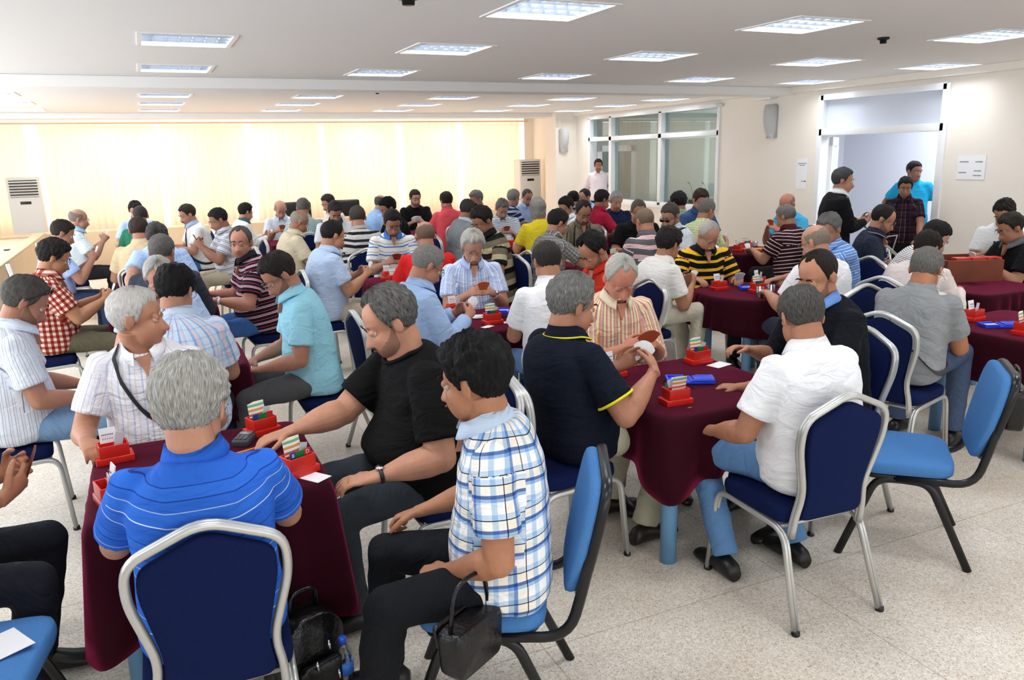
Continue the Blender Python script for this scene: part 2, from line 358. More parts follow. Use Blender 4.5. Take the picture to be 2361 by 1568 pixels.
# corridor behind the right door
M_corr = mat('corridor_paint', 'dfe3ee', .8)
wallpiece('wall_corridor', 10.6, 10.7, 2.4, 9.9, 0, CEIL, M_corr); wallpiece('wall_corridor', RX+T_, 13.6, 9.85, 9.95, 0, CEIL, M_corr)
wallpiece('wall_corridor', RX+T_, 13.6, 1.9, 2.0, 0, CEIL, M_corr)
d4 = struct(bpy.data.objects.new('door_4', None)); COL.objects.link(d4)
b = MB()
for y0, y1, z0, z1 in ((6.85, 6.93, 0, 2.02), (7.72, 7.8, 0, 2.02), (6.85, 7.8, 1.98, 2.06)): b.box((10.58, (y0+y1)/2, (z0+z1)/2), (.06, y1-y0, z1-z0), bev=.005)
struct(b.build('door_frame', M_pvc, d4)); struct(MB().box((10.59, 7.32, 1.0), (.03, .82, 1.98)).build('door_leaf', mat('pale_blue_door', 'd5e4f6', .25), d4))
# office behind the glass
M_off = mat('office_paint', 'b9b9b4', .8)
wallpiece('wall_office', RX+T_, 13.6, 15.4, 15.5, 0, CEIL, M_off); wallpiece('wall_office', 13.0, 13.1, 9.95, 15.4, 0, .8, M_off); wallpiece('wall_office', 13.0, 13.1, 9.95, 15.4, 2.3, CEIL, M_off)
wallpiece('wall_office', 13.0, 13.1, 9.95, 10.2, .8, 2.3, M_off); wallpiece('wall_office', 13.0, 13.1, 15.0, 15.4, .8, 2.3, M_off)
def drape(x0, x1, z0, z1, axis, pos, m, amp=.025, pitch=.11, name='curtain', seed=0):
    rng = random.Random(seed); n = int((x1-x0)/.02); v = []; ph = 0
    for i in range(n+1):
        s = x0+(x1-x0)*i/n; ph += .02/pitch*2*math.pi*rng.uniform(.6, 1.4)
        d = amp*(math.sin(ph)+.4*math.sin(ph*.37+1))
        for z, k in ((z0, 1.15), ((z0+z1)/2, 1), (z1, .6)):
            v.append((s, pos+d*k, z) if axis == 'x' else (pos+d*k, s, z))
    f = [(i*3+j, i*3+j+1, i*3+j+4, i*3+j+3) for i in range(n) for j in range(2)]
    return MB().add(v, f).build(name, m)
def sheer(name, hexc, tr, through=0.0):
    m = bpy.data.materials.new(name); m.use_nodes = True; nt = m.node_tree; nt.nodes.clear()
    o = nt.nodes.new('ShaderNodeOutputMaterial'); d = nt.nodes.new('ShaderNodeBsdfDiffuse'); t = nt.nodes.new('ShaderNodeBsdfTranslucent'); x = nt.nodes.new('ShaderNodeMixShader')
    d.inputs[0].default_value = lin(hexc); t.inputs[0].default_value = lin(hexc); x.inputs[0].default_value = tr
    nt.links.new(d.outputs[0], x.inputs[1]); nt.links.new(t.outputs[0], x.inputs[2])
    if through:
        p = nt.nodes.new('ShaderNodeBsdfTransparent'); y = nt.nodes.new('ShaderNodeMixShader'); y.inputs[0].default_value = through
        nt.links.new(x.outputs[0], y.inputs[1]); nt.links.new(p.outputs[0], y.inputs[2]); x = y
    nt.links.new(x.outputs[0], o.inputs[0]); return m
M_curt = sheer('apricot_curtain', 'f6dac4', .5); M_sheer = sheer('white_sheer', 'fff6e6', .65, .12); M_bl = sheer('grey_blind', 'd2d8d2', .5)
# vertical fabric lengths of the back window: apricot drapes with paler gaps between them
cx0 = -3.05; k = 0
spans = [(-3.05, -1.85), (-1.62, .33), (.44, 2.0), (2.14, 3.48), (3.6, 5.15), (5.32, 6.55), (6.72, 8.15)]
for i, (a, b_) in enumerate(spans):
    o = drape(a, b_, .1, H+.72, 'x', FY-.02, M_curt, seed=i, amp=.022, pitch=.13)
    tag(o, ['apricot curtain at the left corner behind the air conditioner', 'apricot curtain right of the left air conditioner', 'apricot curtain behind the bald man in the white shirt', 'apricot curtain, third from the middle of the back wall', 'apricot curtain behind the man in a printed black T-shirt', 'apricot curtain behind the coral polo shirt', 'apricot curtain beside the right air conditioner'][i], 'curtain')
tag(drape(-3.1, 8.25, .12, H+.71, 'x', FY+.12, M_sheer, amp=.015, pitch=.09, name='sheer_curtain', seed=50), 'white sheer curtain glowing behind the apricot drapes', 'curtain')
tag(MB().box((2.6, FY-.03, H+.745), (11.5, .09, .03), bev=.006).build('curtain_rail', mat('rail_peach', 'f0c9a0', .5)), 'thin peach curtain rail along the top of the back window', 'curtain rail')
for i, (a, b_, lab) in enumerate(((10.3, 10.95, 'right end of the right glass pane'), (11.1, 11.75, 'chair seen through the right pane'), (11.85, 12.3, 'left part of the right glass pane'), (12.5, 13.2, 'right part of the middle glass pane'), (13.35, 14.0, 'microphones in the middle pane'), (14.15, 15.0, 'left end of the office'))):
    tag(drape(a, b_, .12, 2.6, 'y', 12.85, M_bl, amp=.03, pitch=.2, name='blind', seed=i+3), 'grey vertical blind behind the '+lab, 'blind', 'grey blinds of the glass office')
t = thing('conference_table', 'dark conference table with microphones behind the glass', 'table', (10.6, 12.6, 0))
MB().box((0, 0, .8), (1.2, 3.4, .05), bev=.01).build('table_top', mat('dark_veneer', '2e2a28', .3), t)
for y in (-1.4, 1.4): MB().box((0, y, .39), (.9, .08, .77)).build('table_panel', mat('dark_veneer', '2e2a28'), t)
M_dk = mat('gunmetal', '303236', .4, metal=.6)
for i, (x, y) in enumerate(((10.2, 13.3), (10.25, 12.9), (10.3, 12.3))):
    t = thing('gooseneck_microphone', 'thin gooseneck microphone on the conference table behind glass', 'microphone', (x, y, .826), group='microphones on the conference table')
    MB().box((0, 0, .02), (.12, .14, .04), bev=.01).build('base', M_dk, t)
    MB().tube([(0, 0, .03), (0, .01, .2), (-.03, .06, .36), (-.06, .1, .4)], [.004, .004, .004, .01], 8).build('neck', M_dk, t)
t = thing('office_chair', 'grey high-back office chair behind the right glass pane', 'chair', (9.7, 11.15, 0), R_(90))
MB().box((0, 0, .5), (.5, .5, .09), bev=.03).build('seat', M_dk, t); MB().box((0, -.27, .9), (.48, .09, .62), bev=.04).build('backrest', mat('grey_leather', '4c5358', .45), t)
MB().tube([(0, 0, .46), (0, 0, .12)], .03, 8).build('column', M_dk, t)
b = MB()
for a in range(5): b.tube([(0, 0, .12), (.28*math.cos(a*1.257), .28*math.sin(a*1.257), .05)], .02, 6)
b.build('base', M_dk, t)
# speakers on the walls
def wall_speaker(label, loc, rz):
    t = thing('wall_speaker', label, 'speaker', loc, rz)
    mg = mat('speaker_grey', 'bfc0c0', .5)
    v = []; f = []; n = 10
    prof = [(.30, .10), (.22, .13), (.1, .135), (0, .12), (-.1, .085), (-.18, .03)]
    b = MB(); b.box((0, -.012, .05), (.2, .024, .46), bev=.008)
    b.build('bracket', mat('speaker_bracket', 'a9aaaa', .5), t)
    rings = []
    for z, d in prof:
        rings += [(.1*math.cos(a)*(.5+.5*d/.135), -.024-d*math.sin(a), z) for a in np.linspace(0, math.pi, n)]
    for i in range(len(prof)-1):
        for j in range(n-1): f.append((i*n+j, (i+1)*n+j, (i+1)*n+j+1, i*n+j+1))
    f.append(tuple(range(n))); f.append(tuple(range((len(prof)-1)*n, len(prof)*n)))
    MB().add(rings, f).build('cabinet', mg, t)
    MB().sphere((0, -.12, .1), (.055, .02, .055)).build('driver', mat('speaker_cone', '8f9296', .6), t)
    return t
wall_speaker('grey corner speaker on the right wall beside the doorway', (RX-.005, 9.25, H+.32), R_(-90))
wall_speaker('grey speaker high on the pilaster in the far right corner', (8.17, 15.09, H+.2), 0)
# papers taped on the right wall
M_paper = mat('paper', 'f4f5f8', .7); M_ink = mat('ink', '55585e', .7)
def poster(label, y, z, w, h, rows, arrow=False, half=None):
    t = thing('paper_notice', label, 'notice', (RX-.004, y, z), R_(-90))
    MB().box((0, 0, 0), (w, .002, h)).build('sheet', M_paper, t)
    b = MB()
    for (x, zz, ww, hh) in rows: 
        n = max(3, int(ww/.012))
        for i in range(n): b.box((x-ww/2+ww*(i+.5)/n, -.002, zz), (ww/n*.62, .001, hh*(.75+.25*((i*7) % 3)/2)))
    b.build('printed_text', M_ink, t)
    if arrow:
        b = MB(); b.box((0, -.002, 0), (.07, .001, .006)); b.add([(.035, -.0025, .014), (.06, -.0025, 0), (.035, -.0025, -.014)], [(0, 1, 2)], False)
        a = b.build('arrow', M_black, t); a.location = (.03, 0, -.5*h+.105)
    return t
poster('white notice with an arrow taped left of the doorway', 8.62, 1.5, .21, .42, [(0, .14, .16, .012), (0, .115, .1, .012)], True)
poster('wide white notice on the wall right of the doorway', 6.07, 1.6, .34, .27, [(-.09, .06, .11, .014), (.09, .06, .09, .014), (-.1, -.06, .1, .014), (.08, -.04, .09, .012), (.08, -.09, .1, .012)])
t = thing('paper_notice', 'notice with an arrow on the pale door across the corridor', 'notice', (10.56, 7.3, 1.55), R_(-90))
MB().box((0, 0, 0), (.3, .002, .42)).build('sheet', M_paper, t); MB().box((0, -.003, .14), (.16, .001, .014)).box((0, -.003, -.02), (.008, .001, .08)).build('printed_text', M_ink, t)
# wall counter of beige laminate around the back and the left side
t = thing('conference_counter', 'long beige conference counter along the back curtains and left side', 'counter')
b = MB(); b.box((3.0, 15.5, .36), (9.4, .04, .72)); b.box((3.0, 15.75, .705), (9.4, .5, .03), bev=.005)
b.build('front_panel', M_wood, t)
b = MB(); b.box((-1.6, 12.0, .36), (.04, 7.0, .72)); b.build('side_panel', M_wood, t)
MB().box((-1.66, 11.98, .735), (.16, 7.1, .03), bev=.006).build('side_rail', M_wood, t)
MB().box((-2.1, 11.98, .66), (.78, 7.1, .03), bev=.006).build('side_top', mat('pale_laminate', 'f0dcc0', .35), t)
MB().box((-2.45, 15.75, .705), (1.6, .5, .03), bev=.005).build('corner_top', M_wood, t)
MB().box((-1.95, 8.45, .36), (.7, .04, .72)).build('end_panel', M_wood, t)
# tall air conditioners
def ac(label, x, y, hgt):
    t = thing('air_conditioner', label, 'air conditioner', (x, y, 0)); w = .52
    mw = mat('ac_white', 'e4e4e0', .45)
    MB().box((0, 0, hgt/2), (w, .34, hgt), bev=.015).build('cabinet', mw, t)
    MB().box((0, -.172, hgt-.2), (w-.08, .006, .3)).build('grille_opening', M_black, t)
    for i in range(6): MB().box((0, -.185, hgt-.08-.05*i), (w-.07, .03, .014), R=Matrix.Rotation(.5, 3, 'X')).build('louvre_blade', mw, t)
    MB().box((0, -.173, hgt-.45), (.17, .006, .05), bev=.002).build('display', M_black, t)
    b = MB()
    for i in range(4): b.box((0, -.174, hgt-1.1-.045*i), (w-.1, .01, .018), bev=.003)
    b.build('intake_slots', mat('ac_shadow', 'c9c9c4', .5), t)
    return t
ac('tall white floor air conditioner at the left end of the curtains', -1.93, 16.85, 1.66)
ac('tall white floor air conditioner by the right end of the curtains', 8.0, 16.5, 1.74)
# leather chairs behind the counter
M_leath = mat('black_leather', '1d1a1c', .35, bump=.1, bscale=90)
for i, (x, lab) in enumerate(((2.75, 'black leather armchair back behind the counter, left of two'), (3.75, 'black leather armchair back behind the counter, right of two'))):
    t = thing('leather_armchair', lab, 'chair', (x, 16.35, 0))
    MB().box((0, 0, .45), (.55, .55, .12), bev=.04).build('seat', M_leath, t); MB().box((0, .05, .78), (.62, .12, .5), bev=.05).build('backrest', M_leath, t)
    MB().box((0, 0, .2), (.3, .3, .4), bev=.02).build('base', M_dk, t)
# corridor things
t = thing('side_table', 'dark table in the corridor carrying a carton', 'table', (9.35, 6.62, 0))
MB().box((0, 0, .72), (.9, .6, .04), bev=.004).build('table_top', mat('dark_red_veneer', '5a2f2a', .4), t)
for sx in (-1, 1):
    for sy in (-1, 1): MB().box((sx*.4, sy*.26, .35), (.05, .05, .7)).build('leg', M_black, t)
MB().box((0, -.2, .4), (.86, .02, .6)).build('modesty_panel', M_black, t)
t = thing('carton', 'pale carton with a red band and blue emblem on the corridor table', 'carton', (9.3, 6.7, .74))
MB().box((0, 0, .14), (.5, .4, .28), bev=.004).build('box_body', mat('carton_pale', 'e6dcd2', .8), t)
MB().box((-.251, 0, .13), (.004, .4, .09)).build('red_band', mat('red_print', 'd8423c', .6), t)
MB().tube([(-.254, .02, .13), (-.257, .02, .13)], .06, 20).build('emblem', mat('blue_print', '24365e', .6), t)
# ------------------------------------------------------------------ people
def nrm(v): v = np.asarray(v, float); return v/(np.linalg.norm(v)+1e-9)
def ell_ray(d, c, r):
    A = ((d/r)**2).sum(1); B = -2*(d*c/np.array(r)**2).sum(1); C_ = ((np.array(c)/r)**2).sum()-1
    return (-B+np.sqrt(np.maximum(B*B-4*A*C_, 0)))/(2*A)
def head_r(d, fat=0.):
    """distance from the head's centre to its surface along unit directions d (x right, y to the face, z up)"""
    d = np.asarray(d, float)
    r1 = ell_ray(d, (0, -.012, .035), (.076, .097, .088)); r2 = ell_ray(d, (0, .03, -.045), (.058*(1+.18*fat), .06, .070))
    k = .006; m = np.maximum(r1, r2); r = m+k*np.log(np.exp((r1-m)/k)+np.exp((r2-m)/k))-k*.3
    p = d*r[:, None]; x, y, z = p.T; ax = np.abs(x); fr = 1/(1+np.exp(-(y-.045)/.006))
    g = lambda cx, cz, sx, sz, q: np.exp(-((q-cx)/sx)**2-((z-cz)/sz)**2)
    zt = np.clip((.014-z)/.049, 0, 1); nose = (.003+.029*zt**1.15)*(1/(1+np.exp(-(z+.046)/.0028)))*(1/(1+np.exp((z-.02)/.006)))
    wx = .0065+.0075*zt; r = r+fr*nose*np.exp(-(x/wx)**2)
    r += fr*(.005*g(.016, -.04, .006, .008, ax)-.0095*g(.031, .004, .014, .010, ax)+.0045*g(.028, .026, .022, .008, ax)+.004*g(.045, -.022, .018, .016, ax)
             + .006*np.exp(-(x/.021)**2-((z+.063)/.010)**2)-.0035*np.exp(-(x/.022)**2-((z+.0635)/.0022)**2)-.003*np.exp(-(x/.02)**2-((z+.079)/.005)**2)+.007*np.exp(-(x/.018)**2-((z+.1)/.014)**2))
    return r
def face_pt(x, z, off=0.0, fat=0.):
    y = .09
    for _ in range(6):
        d = nrm((x, y, z)); p = d*head_r(d[None], fat)[0]; s = math.hypot(x, z)/(math.hypot(p[0], p[2])+1e-9); y = p[1]*s if abs(s-1) < .8 else p[1]
        y = max(.03, min(.13, y))
    return np.array((x, y+off, z))
def sph_grid(n, m):
    th = np.arange(n)/n*2*math.pi; ph = np.linspace(-math.pi/2+.02, math.pi/2-.02, m)
    P_, T_2 = np.meshgrid(ph, th, indexing='ij')
    d = np.stack([np.cos(P_)*np.sin(T_2), np.cos(P_)*np.cos(T_2), np.sin(P_)], -1).reshape(-1, 3)
    f = [(i*n+j, i*n+(j+1) % n, (i+1)*n+(j+1) % n, (i+1)*n+j) for i in range(m-1) for j in range(n)]
    f += [tuple(range(n-1, -1, -1)), tuple((m-1)*n+j for j in range(n))]
    return d, f, T_2.ravel(), P_.ravel()
_rs = np.random.RandomState(3); _G = _rs.rand(32, 32, 32)
def vnoise(p):
    p = np.asarray(p); i = np.floor(p).astype(int); f = p-i; f = f*f*(3-2*f); o = 0
    for a in (0, 1):
        for b_ in (0, 1):
            for c in (0, 1):
                w = (f[:, 0] if a else 1-f[:, 0])*(f[:, 1] if b_ else 1-f[:, 1])*(f[:, 2] if c else 1-f[:, 2])
                o = o+w*_G[(i[:, 0]+a) % 32, (i[:, 1]+b_) % 32, (i[:, 2]+c) % 32]
    return o*2-1
HAIR = {  # hairline elevation (degrees) against |azimuth from the face|, thickness, bare crown above this elevation (None: full)
 'full': ([0, 35, 55, 68, 80, 88, 100, 112, 140, 180], [45, 47, 38, 14, -6, 2, 8, -16, -38, -42], .016, None),
 'short': ([0, 35, 55, 68, 80, 88, 100, 112, 140, 180], [44, 46, 38, 18, -4, 4, 10, -12, -34, -37], .008, None),
 'spiky': ([0, 35, 55, 68, 80, 88, 100, 112, 140, 180], [38, 40, 32, 14, -6, 2, 8, -14, -32, -33], .024, None),
 'receding': ([0, 15, 35, 55, 68, 80, 88, 100, 112, 140, 180], [58, 64, 72, 46, 22, -4, 4, 10, -12, -30, -31], .011, None),
 'thin': ([0, 35, 55, 68, 80, 88, 100, 112, 140, 180], [70, 66, 44, 20, -6, 4, 10, -14, -32, -33], .008, None),
 'bald': ([0, 55, 68, 80, 88, 100, 112, 140, 180], [89, 70, 26, 0, 6, 12, -12, -28, -30], .005, 44),
 'shaved': ([0, 35, 55, 68, 80, 88, 100, 112, 140, 180], [55, 56, 40, 20, -4, 4, 10, -10, -28, -30], .004, None),
 'mane': ([0, 15, 35, 55, 68, 80, 88, 100, 112, 140, 180], [50, 54, 56, 40, 20, -6, -8, -4, -26, -46, -52], .015, None),
 'long': ([0, 35, 55, 68, 80, 88, 100, 112, 140, 180], [40, 40, 30, 4, -30, -40, -48, -52, -60, -62], .026, None),
}
def hair_mat(hexc, hex2=None):
    key = 'hair'+hexc+(hex2 or '')
    if key in MATS: return MATS[key]
    m = bpy.data.materials.new('hair_colour'); m.use_nodes = True; nt = m.node_tree; b = nt.nodes['Principled BSDF']
    b.inputs['Roughness'].default_value = .62; b.inputs['Specular IOR Level'].default_value = .2
    at = nt.nodes.new('ShaderNodeAttribute'); at.attribute_name = 'pc'
    mp = nt.nodes.new('ShaderNodeMapping'); mp.inputs['Scale'].default_value = (60, 5, 1); nt.links.new(at.outputs['Vector'], mp.inputs[0])
    n = nt.nodes.new('ShaderNodeTexNoise'); n.inputs['Scale'].default_value = 1; n.inputs['Detail'].default_value = 4; nt.links.new(mp.outputs[0], n.inputs['Vector'])
    r = nt.nodes.new('ShaderNodeValToRGB'); r.color_ramp.elements[0].position = .35; r.color_ramp.elements[1].position = .7
    c = lin(hexc); r.color_ramp.elements[0].color = tuple(x*.72 for x in c[:3])+(1,); r.color_ramp.elements[1].color = lin(hex2) if hex2 else tuple(min(1, x*1.35) for x in c[:3])+(1,)
    nt.links.new(n.outputs[0], r.inputs[0]); nt.links.new(r.outputs[0], b.inputs['Base Color'])
    bp = nt.nodes.new('ShaderNodeBump'); bp.inputs['Strength'].default_value = .8; bp.inputs['Distance'].default_value = .006
    nt.links.new(n.outputs[0], bp.inputs['Height']); nt.links.new(bp.outputs[0], b.inputs['Normal'])
    MATS[key] = m; return m
def skin_mat(hexc):
    key = 'skin'+hexc
    if key in MATS: return MATS[key]
    hexc = mixhex(hexc, 'cf9f8c', .25); m = mat(key, hexc, .5, var=.09, vscale=22, bump=.12, bscale=240, spec=.35)
    bsdf(m).inputs['Subsurface Weight'].default_value = 0
    return m
def add_pc(me, arr):
    a = me.attributes.new('pc', 'FLOAT_VECTOR', 'POINT'); a.data.foreach_set('vector', np.ascontiguousarray(arr, dtype=np.float32).ravel())
def remesh(mb, voxel, smooth=2, keep=None):
    """fuse the collected closed shapes into one continuous skin; returns (verts, mesh). keep(v) -> 0..1 how much to smooth each vertex"""
    me = bpy.data.meshes.new('tmp'); v, f = mb.arrays(); me.from_pydata(v.tolist(), [], f); me.update()
    o = bpy.data.objects.new('tmp', me); COL.objects.link(o)
    md = o.modifiers.new('r', 'REMESH'); md.mode = 'VOXEL'; md.voxel_size = voxel; md.use_smooth_shade = True
    dg = bpy.context.evaluated_depsgraph_get(); out = bpy.data.meshes.new_from_object(o.evaluated_get(dg))
    bpy.data.objects.remove(o); bpy.data.meshes.remove(me)
    n = len(out.vertices); V = np.empty(n*3, np.float32); out.vertices.foreach_get('co', V); V = V.reshape(-1, 3).astype(float)
    E = np.empty(len(out.edges)*2, np.int32); out.edges.foreach_get('vertices', E); E = E.reshape(-1, 2)
    deg = np.bincount(E.ravel(), minlength=n)[:, None]+1e-9
    for _ in range(smooth):
        S = np.stack([np.bincount(E[:, 0], V[E[:, 1], k], n)+np.bincount(E[:, 1], V[E[:, 0], k], n) for k in range(3)], 1)/deg
        w = .5 if keep is None else .5*keep(V)[:, None]
        V = V+(S-V)*w
    return V, out
def put(name, V, me, m, parent, pc=None):
    me.vertices.foreach_set('co', np.ascontiguousarray(V, dtype=np.float32).ravel()); me.update()
    me.polygons.foreach_set('use_smooth', [True]*len(me.polygons))
    if pc is not None: add_pc(me, pc)
    me.materials.clear(); me.materials.append(m); me.name = name
    o = bpy.data.objects.new(name, me); COL.objects.link(o); o.parent = parent
    return o
TORSO = np.array([  # t along the spine, half width, half depth, forward offset
 (-.16, .150, .105, .0), (-.08, .176, .128, .0), (.04, .176, .128, .0), (.2, .162, .118, .005), (.38, .164, .120, .008), (.58, .172, .124, .008),
 (.74, .178, .118, .0), (.86, .168, .100, -.008), (.93, .130, .084, -.012), (.97, .094, .074, -.012), (1.02, .066, .064, -.006)])
class Person:
    def __init__(s, name, head, yaw, **k):
        s.k = k; g = k.get
        s.S = g('scale', 1.0); S = s.S; s.fat = g('fat', 0.25); s.dist = math.hypot(head[0], head[1])
        s.near = s.dist < 5.2
        f = np.array((math.sin(R_(yaw)), math.cos(R_(yaw)), 0)); r = np.array((f[1], -f[0], 0)); s.f, s.r, s.up = f, r, np.array((0, 0, 1.))
        s.yaw = yaw; s.headc = np.array(head, float)
        hw = g('hw', yaw); hp = g('hp', 25); hr = g('hr', 0)
        hf = np.array((math.sin(R_(hw))*math.cos(R_(hp)), math.cos(R_(hw))*math.cos(R_(hp)), -math.sin(R_(hp))))
        hx = nrm(np.cross(hf, s.up)); hu = np.cross(hx, hf)
        if hr: hx, hu = math.cos(R_(hr))*hx+math.sin(R_(hr))*hu, -math.sin(R_(hr))*hx+math.cos(R_(hr))*hu
        s.HM = np.stack([hx, hf, hu], 1)*S*1.07*g('hs', 1)      # head frame -> world
        stand = g('stand', False); s.stand = stand
        zp = .56 if not stand else None
        neck_tilt = g('neck', 18+hp*.35)
        nl = .104*S; nb = s.headc-hu*.02*S-(s.up*math.cos(R_(neck_tilt))+f*math.sin(R_(neck_tilt)))*nl
        s.nb = nb; L = g('lean')
        if stand:
            sp = .53*S; L = L if L is not None else 3
            pel = nb-(s.up*math.cos(R_(L))+f*math.sin(R_(L)))*sp
        else:
            vert = nb[2]-zp; sp = max(.475*S, vert/math.cos(R_(10)))
            if L is None:
                c = vert/sp; L = math.degrees(math.acos(c)) if c < .998 else 8
                L = min(max(L, 9), 24); sp = vert/math.cos(R_(L))
            else: sp = vert/math.cos(R_(L))
            pel = nb-(s.up*math.cos(R_(L))+f*math.sin(R_(L)))*sp
            pel[2] = zp
        s.pel, s.sp, s.L = pel, sp, L
        s.root = thing('person', k['label'], 'person', (pel[0], pel[1], 0), 0)
        s.org = np.array((pel[0], pel[1], 0.))
        s.axis(); s.limbs(); s.body(); s.hair(); s.face(); s.shirt(); s.trousers(); s.shoes(); s.extras()
    # spine: slight curve, upper back rounded
    def spine(s, t):
        a = s.nb-s.pel; b = s.f*(-.035*s.S)
        return s.pel+a*t+b*math.sin(math.pi*min(max(t, 0), 1))
    def axis(s):
        s.sh = []
        for sg in (-1, 1):
            c = s.spine(.86); s.sh.append(c+s.r*sg*.163*s.S*(1+.12*s.fat)+s.f*(.01 if s.k.get('hands') not in ('back',) else -.02))
    def world(s, fwd, lat, z): p = s.pel+s.f*fwd+s.r*lat; return np.array((p[0], p[1], z))
    def limbs(s):
        g = s.k.get; mode = g('hands', 'cards'); S = s.S; up = s.up; f, r = s.f, s.r
        zt = .73
        base = dict(
            cards=((.38, .10, .85), (.38, -.09, .85)), cardslow=((.38, .10, .80), (.38, -.09, .80)), cardshigh=((.36, .10, .94), (.38, -.09, .92)),
            table=((.40, .2, .80), (.40, -.2, .80)), lap=((.34, .12, .68), (.34, -.12, .68)), side=((.02, .27, .82), (.02, -.27, .82)),
            back=((-.14, .1, .9), (-.14, -.1, .9)), hold=((.30, .05, 1.08), (.28, -.05, 1.05)))[mode if mode in ('cards', 'cardslow', 'cardshigh', 'table', 'lap', 'side', 'back', 'hold') else 'table']
        dirs = dict(cards=((.65, -.6, .4), (.65, .6, .4)), cardslow=((.7, -.6, .35), (.7, .6, .35)), cardshigh=((.4, -.6, .7), (.4, .6, .7)),
                    table=((.8, -.4, -.1), (.8, .4, -.1)), lap=((.7, -.7, -.1), (.7, .7, -.1)), side=((.1, 0, -1), (.1, 0, -1)), back=((0, -1, -.4), (0, 1, -.4)), hold=((.7, -.5, .3), (.7, .5, .3)))[mode]
        nor = dict(cards=((.25, -.8, .1), (.25, .8, .1)), cardslow=((.2, -.8, .3), (.2, .8, .3)), cardshigh=((0, -1, 0), (0, 1, 0)), table=((0, 0, -1), (0, 0, -1)), lap=((0, 0, -1), (0, 0, -1)),
                   side=((0, -1, 0), (0, 1, 0)), back=((-1, 0, 0), (-1, 0, 0)), hold=((0, -.7, .4), (0, .7, .4)))[mode]
        s.arms = []
        loc = lambda a: nrm(f*a[0]+r*a[1]+up*a[2])
        for i, sg in ((0, 1), (1, -1)):     # right, left
            W_ = s.world(*base[i]) if mode != 'side' else s.world(base[i][0], base[i][1], s.pel[2]+.0)
            if mode == 'back': W_ = s.world(base[i][0], base[i][1], s.pel[2]+.05)
            if mode == 'hold': W_ = s.world(base[i][0], base[i][1], s.pel[2]+.22)
            key = 'WR' if sg > 0 else 'WL'; d = loc(dirs[i]); n = loc(nor[i])
            if key in s.k:
                W_ = np.array(s.k[key][:3], float)
                if len(s.k[key]) > 3: d = nrm(s.k[key][3]); 
                if len(s.k[key]) > 4: n = nrm(s.k[key][4])
            n = nrm(n-d*np.dot(n, d))
            Sh = s.sh[1 if sg > 0 else 0]; a, b_ = .295*S, .255*S
            v = W_-Sh; D = np.linalg.norm(v)
            if D > (a+b_)*.985: 
                k2 = D/((a+b_)*.985)
                if k2 > 1.18: W_ = Sh+v/k2*1.0; v = W_-Sh; D = np.linalg.norm(v)
                else: a *= k2; b_ *= k2
            x = (a*a-b_*b_+D*D)/(2*D); h = math.sqrt(max(a*a-x*x, 1e-6))
            pole = s.k.get('PR' if sg > 0 else 'PL'); pole = np.array(pole, float) if pole is not None else (-up*1.0+r*sg*.45-f*.25)
            e = nrm(v); pole = nrm(pole-e*np.dot(pole, e)); El = Sh+e*x+pole*h
            s.arms.append(dict(S=Sh, E=El, W=W_, d=d, n=n, sg=sg))
    def hand(s, mb, A):
        S = s.S*1.02; W_, d, n, sg = A['W'], A['d'], A['n'], A['sg']; side = nrm(np.cross(d, n))*sg   # towards the thumb
        k = 1.0 if s.near else 1.12
        mb.tube([W_-d*.02*S, W_+d*.02*S, W_+d*.05*S, W_+d*.082*S], [(.027*S, .02*S), (.033*S, .017*S), (.038*S, .015*S), (.036*S, .011*S)], 12, up=n)
        curl = s.k.get('curl', .55)
        for i, (o, l) in enumerate(((.029, .070), (.0098, .078), (-.0095, .073), (-.028, .058))):
            p = W_+d*.074*S+side*o*S; pts = [p]; a = 0; dd = d+side*o*2.2; dd = nrm(dd)
            for q, fr in enumerate((.42, .32, .26)):
                a += curl*(.9+.14*i)*(.75 if q == 0 else 1); di = nrm(dd*math.cos(a)+n*math.sin(a)); p = p+di*l*fr*S; pts.append(p)
            mb.tube(pts, [.0092*S*k, .0088*S*k, .008*S*k, .0062*S*k], 8, up=side)
            mb.sphere(pts[-1], .0062*S*k, 8, 5)
        p0 = W_+d*.018*S+side*.022*S; p1 = p0+nrm(d*.7+side*.75+n*.25)*.042*S; p2 = p1+nrm(d*.9+side*.15+n*.45)*.032*S; p3 = p2+nrm(d*.9-side*.15+n*.5)*.024*S
        mb.tube([p0, p1, p2, p3], [.015*S, .0115*S, .010*S, .0075*S], 8, up=n); mb.sphere(p3, .0075*S, 8, 5)
    def torso_rings(s, mb, grow, t0=-.16, t1=1.0, loose=0.0, belly=None):
        S = s.S; ts = np.linspace(t0, t1, 22); pts = []; n = 28; v = []; a = np.arange(n)/n*2*math.pi
        fat = s.fat
        for t in ts:
            hw, hd, fo = [np.interp(t, TORSO[:, 0], TORSO[:, i]) for i in (1, 2, 3)]
            bl = fat*math.exp(-((t-.26)/.24)**2); hw *= .95*(1+.2*fat*min(1, max(0, (.95-t)/.15))+.1*bl); 
            lo = loose*math.exp(-((t-.05)/.3)**2)
            hd2 = hd*(1+.12*fat)+grow+lo; c = s.spine(t)
            ax = nrm(s.spine(t+.02)-s.spine(t-.02)); 
            fw = nrm(np.cross(ax, s.r)*-1); fw = fw if np.dot(fw, s.f) > 0 else -fw
            if t < 0: fw = s.f
            e = 2.5; ca, sa = np.cos(a), np.sin(a)
            x = np.sign(ca)*np.abs(ca)**(2/e)*(hw*S+grow+lo); y = np.sign(sa)*np.abs(sa)**(2/e)*hd2*S
            y = np.where(y > 0, y*(1+.55*bl), y)
            v.append(c+np.outer(x, s.r)+np.outer(y+fo*S, fw))
        v = np.concatenate(v); k = len(ts)
        f = [(i*n+j, i*n+(j+1) % n, (i+1)*n+(j+1) % n, (i+1)*n+j) for i in range(k-1) for j in range(n)]
